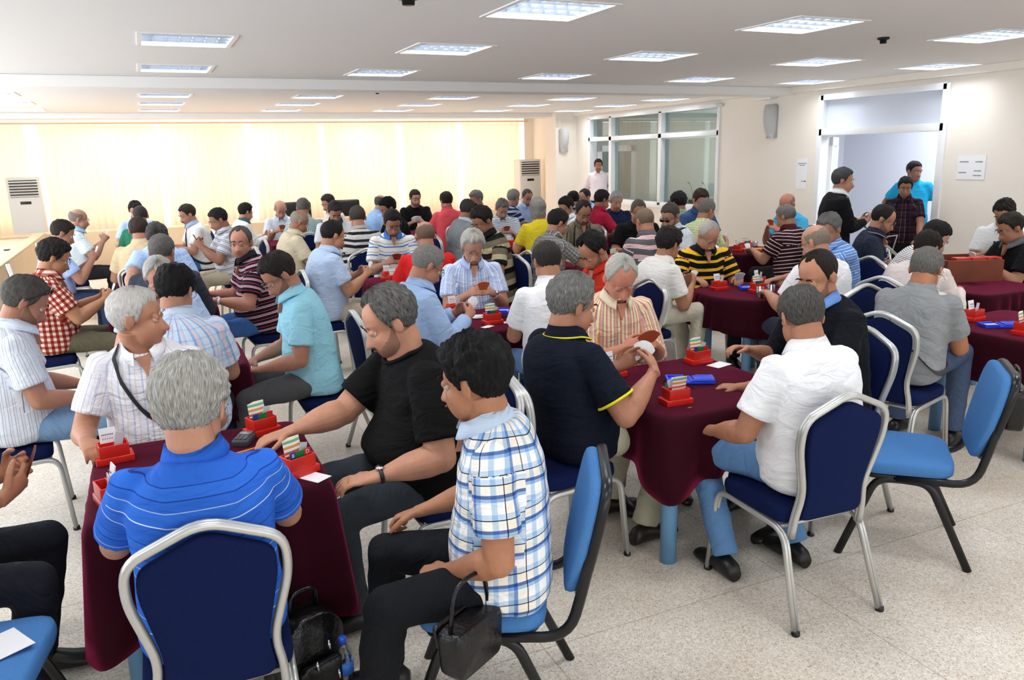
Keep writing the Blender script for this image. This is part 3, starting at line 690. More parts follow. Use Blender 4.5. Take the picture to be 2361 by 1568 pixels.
        f += [tuple(range(n-1, -1, -1)), tuple((k-1)*n+j for j in range(n))]
        mb.add(v, f); return v
    def L2(s, p): return p-s.org
    def vox(s, a=1.0):
        D = s.dist
        return a*(.0040 if D < 3.6 else .005 if D < 4.8 else .0065 if D < 6.6 else .0085)
    def body(s):
        S = s.S; mb = MB(); d, f, _, _ = sph_grid(56, 40); fat = s.k.get('facefat', s.fat*.8)
        P_ = (d*head_r(d, fat)[:, None])@s.HM.T+s.headc; mb.add(P_, f)
        for sg in (-1, 1):    # ears
            for cc, rr, tl in (((sg*.0775, -.010, .000), (.0085, .017, .030), 0), ((sg*.081, -.016, .006), (.007, .013, .026), 0)):
                rot = np.array(Matrix.Rotation(sg*.35, 3, 'Z')@Matrix.Rotation(-.2, 3, 'X'))
                b2 = MB().sphere((0, 0, 0), rr, 12, 8, R=rot); v, ff = b2.arrays(); mb.add((v+np.array(cc))@s.HM.T+s.headc, ff)
            b2 = MB().sphere((sg*.031, .0745, .0075 if s.k.get('hp', 25) < 12 else .0045), (.0145, .0128, .0125), 12, 8); v, ff = b2.arrays(); mb.add(v@s.HM.T+s.headc, ff)   # lids
        nk = .060*(1+.14*fat)*S
        a = s.headc+s.HM@np.array((0, -.022, -.03)); b_ = s.nb
        mb.tube([a, a*.5+b_*.5+s.HM@np.array((0, -.008, 0)), b_, b_-(s.nb-s.pel)*.12], [(nk*.95, nk), (nk, nk), (nk*1.06, nk*1.0), (nk*1.15, nk*.85)], 20)
        s.torso_rings(mb, -.012)
        for A in s.arms:
            af = 1+.25*s.fat; Sh, E_, W_ = A['S'], A['E'], A['W']
            ins = Sh-s.r*A['sg']*.07*S+s.up*.005
            mb.sphere(Sh-s.up*.014, .040*S*af, 14, 10)
            mb.tube([ins-s.up*.012, Sh-s.up*.010, Sh*.65+E_*.35, Sh*.3+E_*.7, E_], [.036*S, .040*S*af, .046*S*af, .045*S*af, .041*S*af], 16)
            mb.sphere(E_, .042*S*af, 12, 8)
            mb.tube([E_, E_*.78+W_*.22, E_*.5+W_*.5, E_*.15+W_*.85, W_+A['d']*.01], [.040*S*af, .0445*S*af, .038*S*af, (.030*S, .025*S), (.028*S, .021*S)], 16, up=A['n'])
            s.hand(mb, A)
        mb.v = [v-s.org for v in mb.v]
        hc = s.headc-s.org; wl = [A['W']+A['d']*.08-s.org for A in s.arms]
        def keep(V):
            q = np.clip((np.linalg.norm(V-hc, axis=1)-.10)/.04, .12, 1)
            for w in wl: q = np.minimum(q, np.clip((np.linalg.norm(V-w, axis=1)-.1)/.04, .25, 1))
            return q
        V, me = remesh(mb, s.vox(), 4 if s.near else 2, keep)
        put('body', V, me, skin_mat(s.k.get('skin', 'b98467')), s.root)
    def hpt(s, p): return s.HM@np.asarray(p, float)+s.headc-s.org
    def hadd(s, mb, name, m): 
        mb.v = [v@s.HM.T+s.headc-s.org for v in mb.v]; return mb.build(name, m, s.root)
    def hair(s):
        st = s.k.get('hair', ('full', '17130f'))
        if not st: return
        az, el, th, bare = HAIR[st[0]]; th = st[3] if len(st) > 3 else th
        n, m = (176, 96) if s.dist < 4 else (104, 60) if s.dist < 7 else (72, 44)
        d, f, T_2, P_ = sph_grid(n, m); fat = s.k.get('facefat', s.fat*.8)
        r = head_r(d, fat); A_ = np.abs((np.degrees(T_2)+180) % 360-180); E_ = np.degrees(P_)
        jag = vnoise(np.stack([T_2*9+s.headc[0]*7, P_*3, T_2*0], 1))*3.0
        line = np.interp(A_, az, el)+jag
        w = np.clip((E_-line)/7, -1, 1)
        if bare is not None:
            top = bare+18*np.clip((A_-120)/60, 0, 1)*0
            w = np.minimum(w, np.clip((top+jag-E_)/6+np.where(A_ > 60, 0, -3), -1, 1))
        w = np.where((A_ > 84) & (A_ < 106) & (E_ < 16) & (st[0] != 'long'), -1, w)
        w01 = np.clip(w, 0, 1); vol = .5+.55*np.clip(np.sin(np.radians(E_))*1.2, 0, 1)
        fine = vnoise(np.stack([T_2*n/6.5, P_*4, T_2*0+5], 1)); mid = vnoise(np.stack([d[:, 0]*9, d[:, 1]*9, d[:, 2]*9+s.headc[1]], 1))
        t = th*vol*(1+.35*mid)+th*.22*fine
        if st[0] == 'spiky': t += .010*np.clip(vnoise(np.stack([T_2*7, P_*7, T_2*0], 1)), 0, 1)*np.clip(d[:, 2]+.1, 0, 1)
        if 'quiff' in s.k: t += .018*np.clip(d[:, 2], 0, 1)*np.clip(d[:, 1]+.1, 0, 1)
        rr = np.where(w > 0, r+.0015+t*np.sqrt(w01), r+.004*w-.004)
        if st[0] == 'long':   # hangs down the neck
            low = np.clip((-E_)/50, 0, 1)*(A_ > 70); rr = rr+low*w01*.05
        if st[0] == 'curly' : pass
        V = (d*rr[:, None])@s.HM.T+s.headc-s.org
        me = bpy.data.meshes.new('hair'); me.from_pydata(V.tolist(), [], f); add_pc(me, np.stack([T_2, P_, T_2*0], 1)); me.polygons.foreach_set('use_smooth', [True]*len(me.polygons))
        me.materials.append(hair_mat(st[1], st[2] if len(st) > 2 else None)); o = bpy.data.objects.new('hair', me); COL.objects.link(o); o.parent = s.root
    def face(s):
        fat = s.k.get('facefat', s.fat*.8); st = s.k.get('hair') or ('x', '3a2c22')
        bc = s.k.get('brow', st[1]); hm = hair_mat(bc)
        # does the camera see the face at all?
        view = nrm(-s.headc+np.array((0, 0, H))); fd = nrm(s.HM[:, 1]); vis = float(np.dot(view, fd))
        if vis > -.55 or s.dist < 4:
            for sg in (-1, 1):
                xs = [.012, .022, .034, .046]; zs = [.023, .0275, .028, .021]
                mb = MB().tube([face_pt(sg*x, z, .001, fat) for x, z in zip(xs, zs)], [(.0028, .0035), (.003, .0045), (.003, .0038), (.002, .0015)], 8); s.hadd(mb, 'eyebrow', hm)
            for sg in (-1, 1):
                mb = MB().sphere((sg*.031, .0708, .0015), (.0125, .0122, .0122), 14, 10); e = s.hadd(mb, 'eye', mat('eye_white', 'cfc4ba', .3))
                dn = .35 if s.k.get('hp', 25) > 12 else 0
                mb = MB().sphere((sg*.031+s.k.get('gaze', 0)*.006, .0708+.0092, .0005-.005*dn), (.0060, .0036, .0060), 10, 6); mb.v = [v@s.HM.T+s.headc-s.org for v in mb.v]; mb.build('iris', mat('iris', '20140e', .15), e)
            mb = MB().tube([face_pt(x, -.0625+.0012*abs(x)/.024, .0008, fat) for x in np.linspace(-.024, .024, 7)], [(.0015, .0015), (.003, .0042), (.0034, .0052), (.003, .005), (.0034, .0052), (.003, .0042), (.0015, .0015)], 8)
            s.hadd(mb, 'lips', mat('lips', 'a0604f', .5))
        if s.k.get('moustache'):
            mb = MB().tube([face_pt(x, -.0505-.25*abs(x)**1.15*(1 if abs(x) > .008 else .6), .003, fat) for x in np.linspace(-.031, .031, 9)], [(.001, .002), (.003, .005), (.005, .0075), (.006, .009), (.006, .0085), (.006, .009), (.005, .0075), (.003, .005), (.001, .002)], 8)
            s.hadd(mb, 'moustache', hair_mat(s.k['moustache']))
        if s.k.get('beard'):
            n, m = 72, 44; d, f, T_2, P_ = sph_grid(n, m); r = head_r(d, fat); A_ = np.abs((np.degrees(T_2)+180) % 360-180); E_ = np.degrees(P_)
            up_ = np.interp(A_, [0, 18, 35, 60, 80, 95], [-40, -40, -32, -22, 0, -2]); kind = s.k['beard']
            if kind[0] == 'goatee': w = np.clip((22-A_)/5, -1, 1)
            else: w = np.clip((88-A_)/5, -1, 1)
            w = np.minimum(w, np.clip((up_-E_)/4, -1, 1)); w = np.minimum(w, np.clip((E_+74)/5, -1, 1))
            rr = np.where(w > 0, r+.0012+kind[2]*w, r+.003*w-.002)
            V = (d*rr[:, None])@s.HM.T+s.headc-s.org; me = bpy.data.meshes.new('beard'); me.from_pydata(V.tolist(), [], f); add_pc(me, np.stack([T_2, P_, T_2*0], 1))
            me.polygons.foreach_set('use_smooth', [True]*len(me.polygons)); me.materials.append(hair_mat(kind[1]) if kind[0] != 'stubble' else mat('stubble_'+s.k.get('skin', 'b98467'), mixhex(s.k.get('skin', 'b98467'), '2c2422', .33), .7)); o = bpy.data.objects.new('beard', me); COL.objects.link(o); o.parent = s.root
        gl = s.k.get('glasses')
        if gl:
            mb = MB(); up = gl == 'head'; zc, yo = (.004, .012) if not up else (.062, .030)
            for sg in (-1, 1):
                c = face_pt(sg*.032, .0, 0, fat); c = np.array((sg*.032, .094+yo*(.6 if not up else .2), zc))
                if up: c = np.array((sg*.034, .078, .098))
                ring = [c+np.array((.022*math.cos(a), -.004*abs(math.cos(a))*(1 if sg*math.cos(a) > 0 else 0), .016*math.sin(a))) for a in np.linspace(0, 2*math.pi, 17)]
                mb.tube(ring, .0013 if gl not in ('sun', 'head') else .002, 5, cap=False)
                out = c+np.array((sg*.023, -.004, .006)); ear = np.array((sg*.083, -.012, .014)) if not up else np.array((sg*.088, -.002, .03))
                mb.tube([out, out*.5+ear*.5+np.array((sg*.008, .0, 0)), ear, ear+np.array((0, -.014, -.012))], .0015 if gl not in ('sun', 'head') else .0024, 5)
                if gl in ('sun', 'head'): 
                    q = c; mb.add([q+np.array((.022*math.cos(a), 0.0, .016*math.sin(a))) for a in np.linspace(0, 2*math.pi, 17)[:-1]]+[q+np.array((.02*math.cos(a), .003, .014*math.sin(a))) for a in np.linspace(0, 2*math.pi, 17)[:-1]],
                            [tuple(range(15, -1, -1)), tuple(range(16, 32))]+[(i, (i+1) % 16, 16+(i+1) % 16, 16+i) for i in range(16)])
            c0 = np.array((0, .106, .008)) if not up else np.array((0, .08, .104))
            mb.tube([c0-np.array((.011, .004, 0)), c0, c0+np.array((.011, -.004, 0))], .0014, 5)
            s.hadd(mb, 'glasses' if gl not in ('sun', 'head') else 'sunglasses', mat('spectacle_metal', '6d6a66', .25, metal=.9) if gl not in ('sun', 'head') else mat('dark_lens', '0b0b0d', .1))
    def shirt(s):
        S = s.S; typ, pat = s.k.get('shirt', ('polo', ('S', 'ffffff'))); mb = MB(); g = .012 if typ != 'tee' else .010
        s.torso_rings(mb, g, t0=-.14 if not s.k.get('tucked') else -.06, t1=.985, loose=.012)
        fat = s.fat
        for A in s.arms:
            af = 1+.25*fat; Sh, E_, W_ = A['S'], A['E'], A['W']; ins = Sh-s.r*A['sg']*.07*S
            lo = 1.0 if typ != 'tee' else .97
            mb.sphere(Sh-s.up*.008, .058*S*af*lo, 14, 10)
            if typ in ('long', 'jacket'):
                mb.tube([ins, Sh, Sh*.5+E_*.5, E_], [.056*S, .062*S*af, .060*S*af, .056*S*af], 16); mb.sphere(E_, .056*S*af, 12, 8)
                e2 = E_*.1+W_*.9 if not s.k.get('rolled') else E_*.7+W_*.3
                mb.tube([E_, E_*.6+W_*.4 if not s.k.get('rolled') else E_*.85+W_*.15, e2], [.055*S*af, .053*S*af, .041*S*af if not s.k.get('rolled') else .052*S*af], 16)
            elif typ == 'sleeveless': pass
            else:
                e = s.k.get('sleeve', .72); tip = Sh*(1-e)+E_*e
                mb.tube([ins, Sh, Sh*.5+tip*.5, tip], [.052*S, .058*S*af*lo, .061*S*af*lo, .066*S*af*lo], 18)
        mb.v = [v-s.org for v in mb.v]
        V, me = remesh(mb, s.vox(1.6) if s.near else s.vox(1.5), 5)
        # garment coordinates
        Vw = V+s.org; dmin = np.full(len(V), 1e9); pc = np.zeros((len(V), 3))
        p0, p1 = s.pel, s.nb; ax = p1-p0; L = np.linalg.norm(ax); a = ax/L
        rel = Vw-p0; v_ = rel@a; lat = rel@s.r; dep = rel@s.f
        dt = np.abs(lat)/(.165*S*(1+.22*fat)); 
        ta = np.arctan2(lat/(.165*S), -dep/(.118*S)); pc[:, 0] = ta*.155; pc[:, 1] = v_-.25*np.clip(np.abs(lat)-.09, 0, 1)*(v_ > .3*S); pc[:, 2] = 0
        opts = [pc.copy()]; which = np.zeros(len(V), int)
        for A in s.arms:
            Sh, E_, W_ = A['S'], A['E'], A['W']
            for (q0, q1, off) in ((Sh, E_, 0), (E_, W_, np.linalg.norm(E_-Sh))):
                b_ = q1-q0; l = np.linalg.norm(b_); b_ = b_/l; rr = Vw-q0; h = rr@b_; perp = rr-np.outer(h, b_); dist = np.linalg.norm(perp, axis=1)
                isarm = (h > (.035 if off == 0 else .0)) & (h < l+.03) & (dist < .095*S) & ((lat*A['sg'] > .135*S*(1+.2*fat)) if off == 0 else ((dist < .08*S) & (typ in ('long', 'jacket'))))
                x = nrm(np.cross(b_, s.r+s.f*.3)); y = np.cross(b_, x); ang = np.arctan2(perp@y, perp@x)
                q = np.stack([ang*.065, .44*S-(h+off), h*0+.5], 1); opts.append(q); which[isarm] = len(opts)-1; pc[isarm] = q[isarm]
        # cloth folds in the geometry
        nv = V/np.array([1, 1, 1]); nz = vnoise(np.stack([pc[:, 0]*11+s.headc[0]*9, pc[:, 1]*17, pc[:, 2]*7+3], 1))*.004+vnoise(np.stack([pc[:, 0]*26, pc[:, 1]*34+9, pc[:, 2]*20], 1))*.0018
        me.vertices.foreach_set('co', np.ascontiguousarray(V, dtype=np.float32).ravel()); me.update()
        N = np.empty(len(V)*3, np.float32); me.vertices.foreach_get('normal', N); V = V+N.reshape(-1, 3)*nz[:, None]
        # keep the cloth off the neck and out of the sleeves' far end
        pm = pattern_mat(pat)
        nf = len(me.polygons); nl_ = len(me.loops); lv = np.empty(nl_, np.int32); me.loops.foreach_get('vertex_index', lv); ls = np.empty(nf, np.int32); me.polygons.foreach_get('loop_start', ls)
        lt = np.empty(nf, np.int32); me.polygons.foreach_get('loop_total', lt); fw_ = which[lv[ls]]; lw = np.repeat(fw_, lt); allo = np.stack(opts, 0); cpc = allo[lw, lv]
        for w_ in range(0, len(opts)):      # angle wrap inside one face
            m_ = lw == w_; base_ = np.repeat(allo[fw_, lv[ls], 0], lt); df = cpc[:, 0]-base_; per_ = 2*math.pi*(.065 if w_ else .155)
            cpc[:, 0] = np.where(m_, cpc[:, 0]-np.round(df/per_)*per_, cpc[:, 0])
        so = put({'tee': 't_shirt', 'jacket': 'jacket', 'sleeveless': 't_shirt'}.get(typ, 'shirt'), V, me, pm, s.root)
        at_ = so.data.attributes.new('pc', 'FLOAT_VECTOR', 'CORNER'); at_.data.foreach_set('vector', np.ascontiguousarray(cpc, dtype=np.float32).ravel())
        cc = s.k.get('collar', pat[1] if pat[0] == 'S' else None); cm = pattern_mat(('S', cc)) if cc else pm
        ax2 = nrm(s.nb-s.pel); neck = nrm(s.headc+s.HM@np.array((0, -.022, -.05))-s.nb)
        up_ = nrm(ax2*.5+neck*.5); fw = nrm(s.f-up_*np.dot(s.f, up_)); rt = np.cross(fw, up_)
        c = s.nb-s.org+ax2*.004*S
        if typ in ('polo', 'shirt', 'long', 'jacket'):
            n = 40; gap = 26; A_ = np.radians(np.linspace(gap, 360-gap, n)); v = []; R0 = .066*S*(1+.1*fat)
            for a_ in A_:
                fr_ = max(0, math.cos(a_)); rad = rt*math.sin(a_)+fw*math.cos(a_)*1.08
                prof = [(R0, -.020-.03*fr_**2), (R0*.98, .036*S-.036*fr_), (R0*1.05, .042*S-.036*fr_), (R0*1.33+.006*fr_, -.008-.036*fr_**1.5), (R0*1.29+.005*fr_, -.014-.036*fr_**1.5), (R0*1.06, .028*S-.036*fr_)]
                for q, h in prof: v.append(c+rad*q+up_*h+fw*.012*S)
            k = 6; f = [(i*k+j, i*k+(j+1) % k, (i+1)*k+(j+1) % k, (i+1)*k+j) for i in range(n-1) for j in range(k)]+[tuple(range(k)), tuple(range((n-1)*k+k-1, (n-1)*k-1, -1))]
            mb = MB().add(v, f); o = mb.build('collar', pattern_mat(('S', 'f4f4f4')) if typ == 'jacket' else cm, s.root); vv = np.array(v)
            add_pc(o.data, np.stack([vv@rt, vv@up_, vv@fw], 1))
            if s.k.get('trimline'):
                v = []
                mb = MB().tube([c+(rt*math.sin(a_)+fw*math.cos(a_)*1.08)*(R0*1.36+.006*max(0, math.cos(a_)))+up_*(-.006-.036*max(0, math.cos(a_))**1.5)+fw*.012*S for a_ in A_], .0045, 6)
                mb.build('collar_edging', pattern_mat(('S', s.k['trimline'])), s.root)
                for A in s.arms:
                    e = s.k.get('sleeve', .72); Sh, E_ = A['S'], A['E']; tip = Sh*(1-e)+E_*e-s.org; b_ = nrm(E_-Sh); x = nrm(np.cross(b_, s.f)); y = np.cross(b_, x); rr = .0665*S*(1+.25*fat)
                    MB().tube([tip+(x*math.cos(q)+y*math.sin(q))*rr for q in np.linspace(0, 2*math.pi, 25)], .006, 6, cap=False).build('sleeve_edging', pattern_mat(('S', s.k['trimline'])), s.root)
            # open neckline wedge of skin in front
            if vis_front(s) and not s.k.get('buttoned') and s.dist < 9:
                tip = c+fw*.0-up_*.1*S
                w = .03*S; y0 = fw*(.066*S*1.08+.012)
                mb = MB(); a1 = c+fw*(.075*S)-up_*.018+rt*w; a2 = c+fw*.075*S-up_*.018-rt*w; a3 = c+fw*(.096*S+.03*fat)-up_*.105*S
                th = fw*.008+up_*.003
                mb.add([a1+th, a2+th, a3+th, a1-fw*.03, a2-fw*.03, a3-fw*.03], [(0, 1, 2), (5, 4, 3), (0, 3, 4, 1), (1, 4, 5, 2), (2, 5, 3, 0)], False)
                mb.build('neck_opening', skin_mat(s.k.get('skin', 'b98467')) if typ != 'jacket' else pattern_mat(('S', 'f2f2f2')), s.root)
        else:
            R0 = .068*S*(1+.1*fat)
            MB().tube([c+(rt*math.sin(a_)+fw*math.cos(a_)*1.05)*R0+fw*.006-up_*(.0+.03*max(0, math.cos(a_))) for a_ in np.linspace(0, 2*math.pi, 33)], (.009), 8, cap=False).build('neckline', cm, s.root)
    def trousers(s):
        S = s.S; col = s.k.get('pants', '2b2d35'); mb = MB(); kn = s.k.get('knees', (.17, .17)); 
        s.legs = []
        if s.stand:
            mb.sphere(s.pel-s.up*.01, (.165*S*(1+.15*s.fat), .125*S, .14*S), 16, 10, R=np.stack([s.r, s.f, s.up], 1))
            for sg in (-1, 1):
                hip = s.pel+s.r*sg*.088*S-s.up*.05; an = np.array((hip[0], hip[1], .09))+s.r*sg*.03; k_ = hip*.5+an*.5+s.f*.03
                mb.tube([hip+s.up*.04, hip*.6+k_*.4, k_, k_*.5+an*.5, an], [.092*S, .085*S, .066*S, .06*S, .055*S], 16); s.legs.append((k_, an, s.f, sg))
        else:
            mb.sphere(s.pel+s.up*.0, (.172*S*(1+.18*s.fat), .15*S, .105*S), 18, 12, R=np.stack([s.r, s.f, s.up], 1))
            for i, sg in enumerate((-1, 1)):
                hip = s.pel+s.r*sg*.092*S+s.f*.02+s.up*.0; kz = .535 if not s.k.get('kz') else s.k['kz'][i]
                kf = s.k.get('kf', (.43, .43))[i]
                k_ = s.pel+s.f*kf*S+s.r*sg*kn[i]; k_[2] = kz
                ft = s.k.get('feet', (.42, .42))[i]; fl = s.k.get('footlat', (kn[0], kn[1]))[i]
                an = s.pel+s.f*ft+s.r*sg*fl; an[2] = s.k.get('fz', (.10, .10))[i]
                mb.tube([hip-s.f*.02, hip*.62+k_*.38, hip*.25+k_*.75, k_], [(.098*S, .09*S), (.09*S, .083*S), .074*S, .068*S], 18); mb.sphere(k_, .068*S, 14, 9)
                mb.tube([k_, k_*.7+an*.3, k_*.35+an*.65, an], [.066*S, .068*S, .062*S, .060*S], 16); s.legs.append((k_, an, s.k.get('footdir', (s.f, s.f))[i], sg))
        mb.v = [v-s.org for v in mb.v]
        V, me = remesh(mb, max(.008, s.vox(1.7)), 4)
        nz = vnoise(V*np.array([17, 17, 22.])+s.headc)*.005
        me.vertices.foreach_set('co', np.ascontiguousarray(V, dtype=np.float32).ravel()); me.update()
        N = np.empty(len(V)*3, np.float32); me.vertices.foreach_get('normal', N); V = V+N.reshape(-1, 3)*nz[:, None]
        pc = np.stack([V@s.r, V@s.f+V[:, 2]*.6, V[:, 2]], 1)
        put('trousers', V, me, pattern_mat(('S', col)), s.root, pc)
        if s.k.get('belt'): pass
    def shoes(s):
        if s.dist > 7.5 and not s.stand: return
        m = mat('shoe_'+s.k.get('shoe', '191614'), s.k.get('shoe', '191614'), .4)
        for (k_, an, fd, sg) in s.legs:
            fd = nrm(np.array((fd[0], fd[1], 0))); z0 = an[2]-.10; base = np.array((an[0], an[1], z0)); v = []; n = 14; side = np.array((fd[1], -fd[0], 0))
            prof = [(-.075, .030, .06), (-.05, .040, .085), (0, .041, .10), (.05, .042, .085), (.10, .048, .062), (.15, .047, .050), (.19, .036, .042), (.205, .018, .030)]
            for (y, w, h) in prof:
                for j in range(n):
                    a = j/n*2*math.pi; v.append(base+fd*y+side*math.cos(a)*w+s.up*(h/2+.004+math.sin(a)*h/2*(1 if math.sin(a) > 0 else .98)))
            f = [(i*n+j, i*n+(j+1) % n, (i+1)*n+(j+1) % n, (i+1)*n+j) for i in range(len(prof)-1) for j in range(n)]+[tuple(range(n-1, -1, -1)), tuple((len(prof)-1)*n+j for j in range(n))]
            MB().add(np.array(v)-s.org, f).build('shoe', m, s.root)
    def extras(s):
        S = s.S
        if s.k.get('strap'):
            sg = s.k['strap']; col = s.k.get('strapcol', '15151a'); pts = []
            for a in np.linspace(0, 2*math.pi, 49):
                t = .47+.45*math.cos(a)*1.0; 
                hw, hd, fo = [np.interp(t, TORSO[:, 0], TORSO[:, i]) for i in (1, 2, 3)]; bl = s.fat*math.exp(-((t-.26)/.24)**2)
                x = math.cos(a); y = math.sin(a); hw = hw*(1+.22*s.fat+.1*bl)*S+.020; hd = (hd*(1+.12*s.fat)*S+.022)*(1+(.5*bl if y > 0 else 0))
                ee = 2.5; x = np.sign(x)*abs(x)**(2/ee)*hw*(.62 if x > 0 else 1); y = np.sign(y)*abs(y)**(2/ee)*hd
                pts.append(s.spine(t)+s.r*sg*x+s.f*(y+fo)+s.up*(.035 if t > .8 else 0)-s.org)
            MB().tube(pts, [(.016, .003)]*49, 8, cap=False, up=tuple(s.f*.2+s.up*.1+s.r*.3)).build('shoulder_strap', mat('strap_'+col, col, .7), s.root)
        for w in s.k.get('watch', ()):
            A = s.arms[0 if w == 'R' else 1]; b_ = nrm(A['E']-A['W']); c = A['W']+b_*.03*S-s.org; x = nrm(np.cross(b_, A['n'])); y = np.cross(x, b_)
            wm = mat('watch_'+s.k.get('watchcol', '202024'), s.k.get('watchcol', '202024'), .4)
            o = MB().tube([c+x*math.cos(q)*.034*S+y*math.sin(q)*.028*S for q in np.linspace(0, 2*math.pi, 21)], [(.003, .009)]*21, 6, cap=False, up=tuple(b_)).build('watch', wm, s.root)
            n_ = -A['n']; MB().tube([c+n_*.026*S, c+n_*.034*S], .016, 14).build('watch_face', mat('chrome', 'd8d8dc', .2, metal=1), o)
        if s.k.get('tie'):
            ax2 = nrm(s.nb-s.pel); c = s.nb-s.org+s.f*.1-ax2*.05; MB().tube([c, c-ax2*.08+s.f*.035, c-ax2*.25+s.f*.055, c-ax2*.40+s.f*.05], [(.014, .006), (.018, .006), (.026, .006), (.032, .005)], 8, up=tuple(s.f)).build('tie', mat('tie_dark', '2a1a22', .6), s.root)
        if s.k.get('front_panel'):
            pass
        pr = s.k.get('print')
        if pr:
            ax2 = nrm(s.nb-s.pel); c = s.spine(.62)+s.f*(.136*S+.03*s.fat)-s.org
            if pr[0] == 'blob': MB().sphere(c, (.085, .012, .045), 16, 8, R=np.stack([s.r, s.f, s.up], 1)).build('shirt_print', mat('pale_print', 'bfe0e4', .8), s.root)
            else:
                Rm = Matrix((Vector(-s.r), Vector(ax2), Vector(np.cross(-s.r, ax2)))).transposed().to_4x4()
                o = text_mesh('shirt_print', pr[1], .13, mat('dark_print', '2c2c30', .8), s.root, (0, 0, 0), (0, 0, 0), .012); Rm.translation = Vector(c+s.f*.01+s.r*pr[2]); o.matrix_local = Rm
        cf = s.k.get('cards')
        if cf is None and s.k.get('hands', 'cards') in ('cards', 'cardslow', 'cardshigh') and not s.k.get('nocards'): cf = 'f6f7fb' if s.k.get('face_away') else 'c56a3c'
        if cf:
            a = s.arms; L_ = a[1]; tipL = L_['W']+L_['d']*.10*S; tipR = a[0]['W']+a[0]['d']*.10*S
            c = tipL*.6+tipR*.4 if np.linalg.norm(tipL-tipR) < .25 else tipL
            CARDS.append((c+s.up*.01, s.yaw, cf, None, s.dist, 0, ('fan of %s playing cards held by the ' % ('white' if cf[0] in 'fec' and cf[2] in 'fe0' and cf[0]=='f' else 'brown-backed'))+' '.join(s.k['label'].replace(',', '').split()[0:8])))
CARDS = []

def vis_front(s): return float(np.dot(nrm(np.array((0, 0, H))-s.headc), s.f)) > -.35
# ------------------------------------------------------------------ furniture
M_alu = mat('silver_tube', 'c6c6c3', .34, metal=.55, var=.05, vscale=6)
M_navy = mat('navy_fabric', '0f1c47', .92, bump=.35, bscale=420, var=.12, vscale=300, spec=.15)
M_lblue = mat('light_blue_fabric', '4f84c2', .92, bump=.3, bscale=380, var=.08, vscale=260, spec=.15)
M_blk = mat('black_steel', '0f0f11', .3)
def rounded(poly, y0, y1, edge=.012, plane='xz', bulge=0.0):
    """a padded slab: outline poly (closed, 2D), thickness from y0 to y1, rounded rim"""
    poly = np.array(poly, float); c = poly.mean(0); v = []; n = len(poly); prof = [(0, .0, .0)]
    rings = [(.93, y0, 0), (.985, y0+edge*.3, 0), (1, y0+edge, 0), (1, y1-edge, 0), (.985, y1-edge*.3, 0), (.93, y1, 0), (.6, y1+bulge*.7, 0), (.2, y1+bulge, 0)]
    for s, y, _ in rings:
        q = c+(poly-c)*s
        for a, b_ in q: v.append((a, y, b_) if plane == 'xz' else (a, b_, y))
    f = [(i*n+j, i*n+(j+1) % n, (i+1)*n+(j+1) % n, (i+1)*n+j) for i in range(len(rings)-1) for j in range(n)]
    f += [tuple(range(n-1, -1, -1)), tuple((len(rings)-1)*n+j for j in range(n))]
    return v, f
def smooth_poly(pts, r=.04, k=5):
    out = []; n = len(pts)
    for i in range(n):
        p = np.array(pts[i], float); a = np.array(pts[i-1], float); b_ = np.array(pts[(i+1) % n], float)
        rr = min(r, np.linalg.norm(a-p)*.45, np.linalg.norm(b_-p)*.45); A = p+nrm2(a-p)*rr; B = p+nrm2(b_-p)*rr
        for t in np.linspace(0, 1, k): out.append((1-t)**2*A+2*t*(1-t)*p+t*t*B)
    return out
def nrm2(v): return v/(np.linalg.norm(v)+1e-9)
def smooth_path(pts, r=.05, k=6):
    pts = [np.array(p, float) for p in pts]; out = [pts[0]]
    for i in range(1, len(pts)-1):
        p, a, b_ = pts[i], pts[i-1], pts[i+1]; rr = min(r, np.linalg.norm(a-p)*.48, np.linalg.norm(b_-p)*.48); A = p+nrm2(a-p)*rr; B = p+nrm2(b_-p)*rr
        for t in np.linspace(0, 1, k): out.append((1-t)**2*A+2*t*(1-t)*p+t*t*B)
    out.append(pts[-1]); return out
def lean_y(z): return -.215-(z-.42)*.13     # chair faces +y; its back leans to -y
def banquet_chair():
    t = thing('banquet_chair', 'x', 'chair')
    bk = [(-.165, .42), (-.145, .55), (-.19, .78), (-.185, .86), (0, .945), (.185, .86), (.19, .78), (.145, .55), (.165, .42)]
    P_ = smooth_poly(bk, .045)
    v, f = rounded([(a*.93, (b_-.66)*.95+.655) for a, b_ in P_], -.020, .018, .012, 'xz', .012); v = [(x, y+lean_y(z), z) for x, y, z in v]
    MB().add(v, f).build('backrest', M_navy, t)
    path = smooth_path([(-.172, .36), (-.170, .44), (-.15, .55), (-.205, .76), (-.198, .868), (0, .955), (.198, .868), (.205, .76), (.15, .55), (.170, .44), (.172, .36)], .06)
    b = MB()
    for off in (-.007, .007): b.tube([(x, lean_y(z)+off, z) for x, z in path], .0125, 10)
    b.build('back_frame', M_alu, t)
    st = smooth_poly([(-.205, -.19), (-.215, .20), (.215, .20), (.205, -.19)], .06)
    v, f = rounded(st, .405, .468, .022, 'xy', .012); MB().add(v, f).build('seat', M_navy, t)
    for sx in (-1, 1):
        pth = smooth_path([(sx*.225, .245, .012), (sx*.205, .215, .40), (sx*.19, -.19, .385), (sx*.215, -.315, .012)], .07)
        b = MB()
        for off in (-.007, .007): b.tube([(x+off, y, z) for x, y, z in pth], [(.0095, .012)]*len(pth), 10)
        lg = b.build('leg_frame', M_alu, t)
        for gx, gy in ((sx*.225, .246), (sx*.216, -.316)): MB().lathe([(.016, 0), (.018, .004), (.016, .02)], (gx, gy, 0), 10).build('glide', M_blk, lg)
    for y_, z_ in ((.18, .392), (-.15, .383)): MB().tube([(-.19, y_, z_), (.19, y_, z_)], .009, 8).build('crossbar', M_alu, t)
    return t
